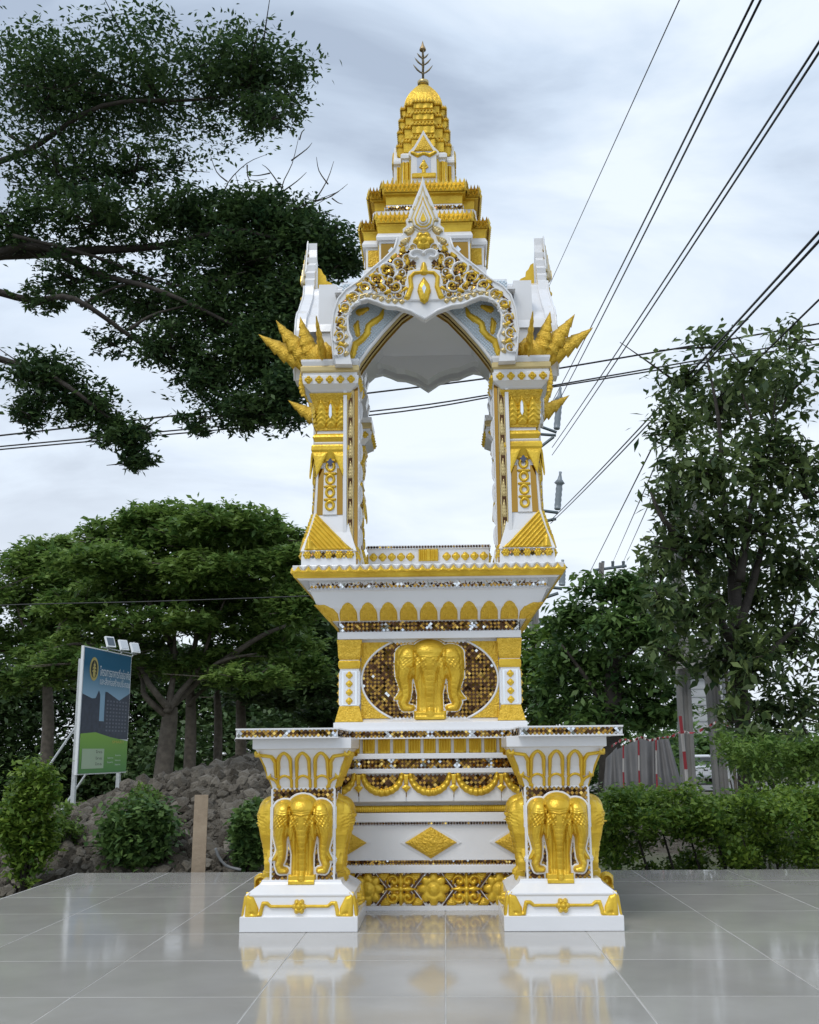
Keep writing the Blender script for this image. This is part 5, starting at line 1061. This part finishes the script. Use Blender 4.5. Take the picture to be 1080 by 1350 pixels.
def ell(cx, cz, rx, rz_, n=24): return [(cx+rx*math.cos(2*PI*i/n), cz+rz_*math.sin(2*PI*i/n)) for i in range(n)]
flat('emblem', ell(.21,.83,.085,.095), -.008, EM); flat('emblem_field', ell(.21,.83,.062,.072), -.011, EK)
for z, w_ in ((.862,.05),(.838,.075),(.812,.085),(.788,.06)): flat('emblem_bar', [(.21-w_/2,z-.007),(.21+w_/2,z-.007),(.21+w_/2*.7,z+.009),(.21-w_/2*.7,z+.009)], -.014, EM)
flat('emblem_gem', [(.21,.755),(.235,.775),(.21,.905),(.185,.775)], -.0125, EM)
TW = mat('poster_white',(.80,.82,.84),.45); TY = mat('poster_yellow',(.60,.52,.10),.45)
def words(s_, x, z, h, wmax, m, name='lettering', y=-.018):
    cu = bpy.data.curves.new('t','FONT'); cu.body = s_; cu.size = 1
    try: cu.font = thai
    except Exception: pass
    o = bpy.data.objects.new('t',cu); COL.objects.link(o); dg = bpy.context.evaluated_depsgraph_get(); me = bpy.data.meshes.new_from_object(o.evaluated_get(dg)); bpy.data.objects.remove(o)
    v = np.array([q.co for q in me.vertices]) if len(me.vertices) else np.zeros((1,3)); w_ = max(v[:,0].max()-v[:,0].min(),1e-3); hh = max(v[:,1].max()-v[:,1].min(),1e-3)
    me.materials.append(m); ob = obj(name, me, panel, (x*BW,y,ZB+z*BH), (PI/2,0,0), (wmax*BW/w_,h*BH/hh,1)); return ob
thai = None
try: thai = bpy.data.fonts.load('<builtin>')
except Exception: thai = None
words('โครงการอาคารที่อยู่อาศัย', .32, .785, .105, .64, TW); words('และสิ่งก่อสร้างประกอบ', .32, .715, .062, .64, TW)
words('SMART', .64, .245, .022, .26, TY)
for z in (.165,.115,.07): words('โทร', .32, z, .022, .13, EK)
for x, z in ((.56,.12),(.56,.085),(.72,.14),(.72,.10),(.72,.065)): words('โครงการ', x, z, .014, .12, TW)
for x in (.05,.93): brd('post', mesh('post', *box(x*BW-.035,x*BW+.035,.055,.125,-.5,ZB+BH*.9), GALV))
st = brd('brace', mesh('brace', *tube([(.08*BW,.10,ZB+BH*.40),(.08*BW-.3,1.25,-.1)],.022,8), GALV)); st = brd('brace', mesh('brace', *tube([(.90*BW,.10,ZB+BH*.40),(.90*BW-.3,1.25,-.1)],.022,8), GALV))
brd('lamp_rail', mesh('lamp_rail', *tube([(.30*BW,-.04,ZB+BH+.03),(BW*1.02,-.04,ZB+BH+.03)],.014,8), GALV))
LMPW = mat('lamp_housing',(.78,.80,.82),.4); SOLR = mat('solar_cell',(.10,.13,.16),.15)
for x in (.45,.74,1.0):
    l = brd('solar_lamp', mesh('solar_lamp', *box(-.10,.10,-.02,.02,-.11,.12), LMPW), (x*BW,-.06,ZB+BH+.15), rot=(-.45,0,-.55), bevel=.008)
    obj('cell', mesh('cell', *box(-.075,.075,-.025,-.017,-.08,.09), SOLR if x < .5 else mat('lamp_glass',(.62,.66,.70),.2)), l)
    brd('bracket', mesh('bracket', *tube([(x*BW,0,ZB+BH-.02),(x*BW,-.06,ZB+BH+.05)],.016,6), GALV))
# concrete poles (grooved section) and platform beam
POLE = mat('pole_concrete', (.20,.195,.185), .85, var=.15, vscale=3, bump=.2, bscale=30)
def ipole(label, pb, pt, w0, w1, name='utility_pole', lean=True):
    a, b_ = Vector(pb), Vector(pt); t = thing(name, label, 'utility pole', a); h = (b_-a).length
    def sec(w_): q = w_/2; g_ = q*.42; return [(-q,-q),(-g_,-q),(-g_*.7,-q*.62),(g_*.7,-q*.62),(g_,-q),(q,-q),(q,q),(g_,q),(g_*.7,q*.62),(-g_*.7,q*.62),(-g_,q),(-q,q)]
    V = [(x,y,0) for x, y in sec(w0)]+[(x,y,h) for x, y in sec(w1)]; n = 12
    F = [(i,(i+1)%n,(i+1)%n+n,i+n) for i in range(n)]+[tuple(range(n-1,-1,-1)),tuple(range(n,2*n))]
    t.rotation_euler = (b_-a).normalized().to_track_quat('Z','Y').to_euler() if lean else (0,0,0)
    if lean: t.rotation_mode = 'QUATERNION'; t.rotation_quaternion = Vector((0,0,1)).rotation_difference((b_-a).normalized())
    obj('shaft', mesh('shaft', V, F, POLE), t, bevel=.006); return t, h
def onground(px, py, Y): p = P(px,py,Y); p.z = gz_(p.x,Y)-.3; return p
HARD = mat('pole_hardware', (.10,.13,.14), .5, metal=.5); INSU = mat('insulator_grey', (.24,.28,.31), .35); DARKM = mat('black_cable', (.02,.02,.022), .5)
k1, h1 = ipole('grooved concrete pole nearest the corrugated sheets, carrying a platform beam', onground(908,1060,16.2), P(888,640,16.2), .20, .16)
k2, h2 = ipole('grooved concrete pole with cable pipes beside the parked pickup', onground(953,1060,16.4), P(919,660,16.4), .20, .16)
pb0, pb1 = P(888,876,15.95), P(968,858,15.95)
beam = obj('platform_beam', mesh('platform_beam', *box(0,(pb1-pb0).length,-.09,.09,-.09,.10), CONC), None, pb0, bevel=.01, label='pale concrete platform beam fixed across the two grooved poles', cat='beam'); beam.rotation_euler = (0,-math.asin((pb1.z-pb0.z)/(pb1-pb0).length),0)
for dx in (.13,.18): obj('cable_pipe', mesh('cable_pipe', *tube([(dx,-.17,0),(dx,-.14,4.2)],.024,8), mat('pipe_grey',(.36,.37,.38),.5) if dx < .15 else BARK), k2)
# tall pole behind the shrine with insulator brackets
YP = 34
k3, h3 = ipole('tall utility pole rising right behind the shrine with insulator brackets', onground(703,1040,YP), P(704,500,YP), .34, .22)
inv = k3.matrix_basis.inverted()
def onp(px, py, dy=0): return inv @ (P(px,py,YP)+Vector((0,dy,0)))
def insul(par, pt, pb, r, conv):
    a, b_ = conv(*pb), conv(*pt); ax = b_-a; me = mesh('insulator', *lathe([(r*.8,0),(r,ax.length*.04)]+[(r*(1.0 if i%2 else .86),ax.length*(.05+.07*i)) for i in range(9)]+[(r*.9,ax.length*.66),(r*1.55,ax.length*.70),(r*.7,ax.length*.80),(r*.35,ax.length*.93),(r*.45,ax.length)],10), INSU, True)
    o = obj('insulator', me, par, a); o.rotation_mode = 'QUATERNION'; o.rotation_quaternion = Vector((0,0,1)).rotation_difference(ax.normalized()); return o
for (pt, pb), arms in ((((739,511),(734,566)),[((734,570),(706,560)),((733,574),(706,572)),((730,576),(704,596))]),(((739,622),(735,672)),[((736,676),(706,672)),((733,684),(706,690))]),(((742,738),(741,772)),[((741,776),(706,772)),((736,782),(706,792))])):
    insul(k3, pt, pb, .115, onp)
    for a, b_ in arms: obj('bracket_arm', mesh('bracket_arm', *tube([onp(*a),onp(*b_)],.055,6), HARD), k3)
for py, x1 in ((823,726),(836,720)):
    obj('crossarm', mesh('crossarm', *tube([onp(688,py),onp(x1,py)],.05,6), HARD), k3)
    for x in (694,713,x1-1): obj('pin_insulator', mesh('pin_insulator', *tube([onp(x,py),onp(x,py-8)],[.04,.06],6), HARD), k3)
YQ = 62
k4, h4 = ipole('small distant utility pole with a crossarm above the vine covered tree', onground(790,1035,YQ), P(793,742,YQ), .40, .28)
inv4 = k4.matrix_basis.inverted()
def onq(px, py): return inv4 @ P(px,py,YQ)
obj('crossarm', mesh('crossarm', *tube([onq(782,752),onq(826,746)],.09,6), HARD), k4)
for x in (795,808,822): obj('pin_insulator', mesh('pin_insulator', *tube([onq(x,749),onq(x,740)],[.07,.10],6), HARD), k4)
# overhead lines
def wire(label, pts, Ys, r, group=None, sag=0):
    if isinstance(Ys,(list,tuple)):
        A_0, B_0 = P(*pts[0],Ys[0]), P(*pts[-1],Ys[-1]); w_ = [A_0.lerp(B_0,i/24)-Vector((0,0,sag*4*(i/24)*(1-i/24))) for i in range(25)]
    else: w_ = smooth_line(px_line(pts,Ys),6)
    o = obj('overhead_line', mesh('overhead_line', *tube(w_,r,5), DARKM, True), label=label, cat='power line', group=group); return o
wire('single black cable crossing behind the shrine arch, uppermost of the three', [(-60,580),(28,571),(487,518),(655,497),(728,487),(1050,432),(1150,412)], 15, .014)
wire('upper strand of the twin black cables crossing behind the arch', [(-60,594),(28,586),(483,543),(655,519),(730,508),(1050,452),(1150,433)], 15, .012)
wire('lower strand of the twin black cables crossing behind the arch', [(-60,598),(28,590),(483,548),(655,522),(730,510),(1050,458),(1150,441)], 15.3, .012)
wire('thin pale cable strung across the front of the rain trees', [(-40,801),(28,797),(200,793),(400,786),(560,779)], 17, .009)
G_ = 'overhead lines running to the tall pole'
W_ = [[(1003,-20),(988,22),(880,225),(752,470),(728,530)],[(1013,-20),(998,22),(890,225),(757,474),(728,545)],[(1112,6),(1050,100),(880,390),(790,510),(728,590)],[(1112,20),(1050,113),(885,395),(793,514),(728,600)],[(1090,295),(1050,336),(975,440),(835,590),(726,686)],[(1090,307),(1050,348),(985,440),(838,594),(726,690)]]
WL = ['first strand of the steep line pair passing closest to the spire','second strand of the steep line pair passing closest to the spire','upper strand of the middle line pair above the broad leaved tree','lower strand of the middle line pair above the broad leaved tree','upper strand of the line pair skimming the broad leaved tree top','lower strand of the line pair skimming the broad leaved tree top']
for i, w__ in enumerate(W_): wire(WL[i], w__, [7.5,9,14,26,33.6], .012, G_, .06)
wire('hair thin line crossing the open sky beside the spire', [(905,-20),(880,40),(800,220),(735,352),(700,430)], [9,10,16,24,30], .007)
SL = ['steep service line dropping from the broad leaved tree past the distant pole','service line ending at the near pin of the distant crossarm','service line ending at the far pin of the distant crossarm','service line entering the top of the broad leaved tree']
for w__, Ys in (([(860,590),(835,612),(800,700),(772,765),(760,790)],[14,20,34,50,58]),([(870,600),(832,680),(812,728),(806,746)],[14,30,50,61]),([(880,610),(850,660),(826,720),(820,745)],[14,30,50,61]),([(1080,395),(1040,432),(985,480),(930,540),(870,600)],[10,11,12.8,13.6,14])):
    wire(SL.pop(0), w__, Ys, .011, 'service lines to the distant pole')
wire('short line sagging between the tall pole and the vine covered tree', [(726,820),(760,800),(790,782),(830,775)], [34,40,50,60], .03)
# corrugated sheets, stakes, tape
SHEET = mat('corrugated_zinc', (.105,.105,.108), .6, metal=.15, var=.2, vscale=2.5, bump=.1, bscale=20); REDP = mat('red_paint', (.30,.025,.035), .6); WHP = mat('stake_white', (.46,.44,.42), .7)
def sheet(label, p0, p1, p2, p3, Y):         # corners: bottom left, bottom right, top right, top left
    a, b_, c, d = [P(*q,Y) for q in (p0,p1,p2,p3)]; n = 30; V, F = [], []
    for i in range(n+1):
        t = i/n; off = .018*math.sin(t*(b_-a).length/.076*2*PI/2)
        for lo, hi in ((a,d),(b_,c)): pass
        lo, hi = a.lerp(b_,t), d.lerp(c,t)
        for s_ in (0,.004): V += [(lo.x,lo.y+off+s_,lo.z-.25),(hi.x,hi.y+off+s_+.10,hi.z)]
    for i in range(n):
        j = 4*i; F += [(j,j+4,j+5,j+1),(j+2,j+3,j+7,j+6),(j+1,j+5,j+7,j+3)]
    cen = Vector((a.x,a.y,a.z-.25)); me = mesh('sheet', [(v[0]-cen.x,v[1]-cen.y,v[2]-cen.z) for v in V], F, SHEET, True)
    obj('corrugated_sheet', me, None, cen, label=label, cat='metal sheet', group='corrugated sheets fencing the dig')
sheet('slim corrugated zinc sheet at the altar table end of the fence', (792,1040),(815,1040),(815,985),(800,1000),15.2)
sheet('second corrugated zinc sheet with a sloping top edge', (815,1041),(843,1041),(843,974),(812,990),15.1)
sheet('upright corrugated zinc sheet between two red and white stakes', (842,1042),(864,1042),(866,974),(842,974),15.0)
sheet('wide corrugated zinc sheet leaning at the pole end of the fence', (862,1044),(908,1044),(884,974),(864,975),14.9)
def stake(label, pb, pt, Y, bands, r=.024):
    a, b_ = P(*pb,Y), P(*pt,Y); t = thing('marker_stake', label, 'stake', a, group='red and white stakes of the barrier'); n = len(bands); a2 = a-(b_-a)*.18
    for i, c in enumerate(bands):
        q0 = (b_-a)*(i/n)-(Vector((0,0,.3)) if i == 0 else Vector()); q1 = (b_-a)*((i+1)/n)
        obj('band', mesh('band', *tube([q0,q1],r,8), REDP if c else WHP), t)
stake('tall red and white stake standing free beside the grooved pole', (907,1038), (897,944), 14.6, (0,1,0,1), .022)
stake('short red and white stake at the joint of the first two sheets', (822,1036), (822,982), 14.8, (1,0,1), .011)
stake('short red and white stake against the second sheet', (843,1036), (842,976), 14.8, (1,0,1), .011)
stake('short red and white stake against the wide leaning sheet', (866,1036), (865,974), 14.7, (1,0,0,1), .011)
def tape(label, pts, Y):
    w_ = smooth_line(px_line(pts,Y,.04),6); V, F = [], []
    for i, p in enumerate(w_): a_ = 1.2*math.sin(i*1.7)+.6*math.sin(i*.63); V += [tuple(p+Vector((0,.02*math.sin(a_),.020*math.cos(a_)))), tuple(p-Vector((0,.02*math.sin(a_),.020*math.cos(a_)))), tuple(p-Vector((0,.02*math.sin(a_)-.003,.020*math.cos(a_)))), tuple(p+Vector((0,.02*math.sin(a_)+.003,.020*math.cos(a_))))]
    me = bpy.data.meshes.new('tape')
    for i in range(len(w_)-1):
        for j in range(4): F.append((4*i+j,4*i+(j+1)%4,4*i+4+(j+1)%4,4*i+4+j))
    me = mesh('tape', V, F, [REDP,WHP])
    me.polygons.foreach_set('material_index', [((i//4)//2)%2 for i in range(len(F))])
    obj('barrier_tape', me, label=label, cat='tape')
tape('red and white barrier tape strung along the top of the sheets', [(806,984),(814,979),(822,975),(834,977),(845,972),(856,976),(866,974),(876,972),(885,971),(898,964)], 14.5)
tape('red and white tape stretched from the tall stake past the grooved poles', [(898,964),(915,966),(935,957),(948,952),(965,958)], 14.5)
tape('fallen red and white tape trailing over the earth by the hedge', [(868,1040),(885,1044),(897,1041),(908,1050),(925,1056),(938,1062)], 13.2)
# pickup
YV = 64; CARW = mat('car_silver', (.62,.63,.65), .25, metal=.3, coat=.6); GLS = mat('car_glass', (.015,.02,.025), .05, spec=.8); RUB = mat('rubber', (.02,.02,.02), .8); CHR = mat('bumper_grey', (.35,.36,.38), .35, metal=.6); TL = mat('tail_lamp', (.35,.02,.02), .2)
c = P(932,1035,YV); gzv = gz_(c.x,YV)
car = thing('pickup_truck', 'silver pickup truck seen from behind on the far road', 'pickup', (c.x,YV,gzv), -.10)
def sec_loft(rows): 
    V, F = [], []
    for (y, hw0, z0, hw1, z1) in rows: V += [(-hw0,y,z0),(hw0,y,z0),(hw1,y,z1),(-hw1,y,z1)]
    for i in range(len(rows)-1):
        for j in range(4): F.append((4*i+j,4*i+(j+1)%4,4*i+4+(j+1)%4,4*i+4+j))
    F += [(3,2,1,0),tuple(4*(len(rows)-1)+j for j in range(4))]; return V, F
obj('body', mesh('body', *sec_loft([(0,.84,.55,.86,1.08),(.1,.88,.48,.90,1.10),(1.6,.90,.42,.91,1.12),(3.6,.90,.42,.90,1.12),(4.9,.86,.45,.80,1.02),(5.15,.78,.5,.70,.9)]), CARW), car, bevel=.05)
cab = obj('cabin', mesh('cabin', *sec_loft([(1.55,.86,1.08,.66,1.70),(1.75,.87,1.08,.69,1.76),(3.1,.87,1.08,.68,1.76),(3.9,.84,1.08,.60,1.12)]), CARW), car, bevel=.05)
obj('rear_window', mesh('rear_window', [(-.70,1.515,1.18),(.70,1.515,1.18),(.58,1.545,1.62),(-.58,1.545,1.62),(-.70,1.56,1.18),(.70,1.56,1.18),(.58,1.59,1.62),(-.58,1.59,1.62)],[(0,1,2,3),(7,6,5,4),(0,4,5,1),(1,5,6,2),(2,6,7,3),(3,7,4,0)], GLS), cab)
for s_ in (-1,1):
    obj('side_window', mesh('side_window', [(s_*.885,1.85,1.16),(s_*.885,3.2,1.16),(s_*.72,2.95,1.66),(s_*.72,1.9,1.66)],[(0,1,2,3) if s_ > 0 else (3,2,1,0)], GLS), cab)
    obj('tail_light', mesh('tail_light', *box(s_*.80-.07,s_*.80+.07,-.03,.05,.72,1.05), TL), car, bevel=.01)
    for y_ in (.95,4.1):
        wv_, wf = lathe([(.20,-.11),(.36,-.10),(.37,0),(.36,.10),(.20,.11)],18); wh = obj('wheel', mesh('wheel', wv_, wf, RUB, True), car, (s_*.80,y_,.37), (0,PI/2,0)); obj('rim', mesh('rim', *lathe([(.02,-.125),(.20,-.12),(.20,.12),(.02,.125)],14), CHR, True), wh)
obj('tailgate', mesh('tailgate', *box(-.70,.70,-.025,.02,.62,1.06), CARW), car, bevel=.015); obj('bumper', mesh('bumper', *box(-.82,.82,-.14,.02,.42,.58), CHR), car, bevel=.03); obj('tailgate_handle', mesh('tailgate_handle', *box(-.12,.12,-.045,-.02,.86,.92), RUB), car)
road = obj('road', mesh('road', [(6,52,gz_(0,52)+.06),(60,52,gz_(0,52)+.06),(60,72,gz_(0,72)+.06),(6,72,gz_(0,72)+.06)],[(0,1,2,3)], mat('asphalt',(.16,.155,.15),.9,var=.2,vscale=1.5)), kind='structure')
# pale building glimpsed between the poles
h0, h1_ = P(905,1000,84), P(975,1000,84); hz0 = gz_(h0.x,84)-.2; zr = P(940,890,84).z
hs = thing('pale_building', 'pale grey building glimpsed between the grooved poles', 'building', ((h0.x+h1_.x)/2,84,hz0)); hw = (h1_.x-h0.x)/2
obj('wall', mesh('wall', *box(-hw,hw,0,3,0,zr-hz0), mat('pale_render',(.42,.43,.44),.8,var=.12,vscale=1.5)), hs)
obj('roof', mesh('roof', *prism([(-hw-.3,zr-hz0),(hw+.3,zr-hz0),(hw+.3,zr-hz0+.12),(0,zr-hz0+.7),(-hw-.3,zr-hz0+.12)],-.4,3.4), SHEET), hs)
for i in range(7): obj('wall_slat', mesh('wall_slat', *box(-hw*.95,hw*.95,-.05,.01,.25,.45), MATS['pale_render']), hs, (0,0,(zr-hz0)*.45+i*.62))
obj('door', mesh('door', *box(-.4,.4,-.04,.01,0,(zr-hz0)*.33), HARD), hs)

def rb(label, px, py, Y, rx, ry, n):
    c = P(px,py,Y); k = (P(px+1,py,Y)-c).length; t = thing('roadside_bush', label, 'bush', (c.x,Y,gz_(c.x,Y)), group='bushes behind the pickup')
    pts, q = scatter([((0,0,c.z-t.location.z),(rx*k,rx*k*.6,ry*k),n)],30,.3,.1); obj('foliage', leaf_mesh('foliage', pts, q, .30, .5, L_VINE), t)
    obj('stem', mesh('stem', *tube([(0,0,-.1),(.1,0,c.z-t.location.z)],[.12,.06],7), BARKD, True), t)
rb('dark roadside bush right behind the pickup cab', 928, 985, 74, 26, 22, 1800)
rb('wide roadside bush beyond the cable pipe pole', 975, 990, 72, 26, 26, 1800)
rb('dark roadside bush behind the leaning corrugated sheet', 885, 985, 70, 26, 26, 1800)
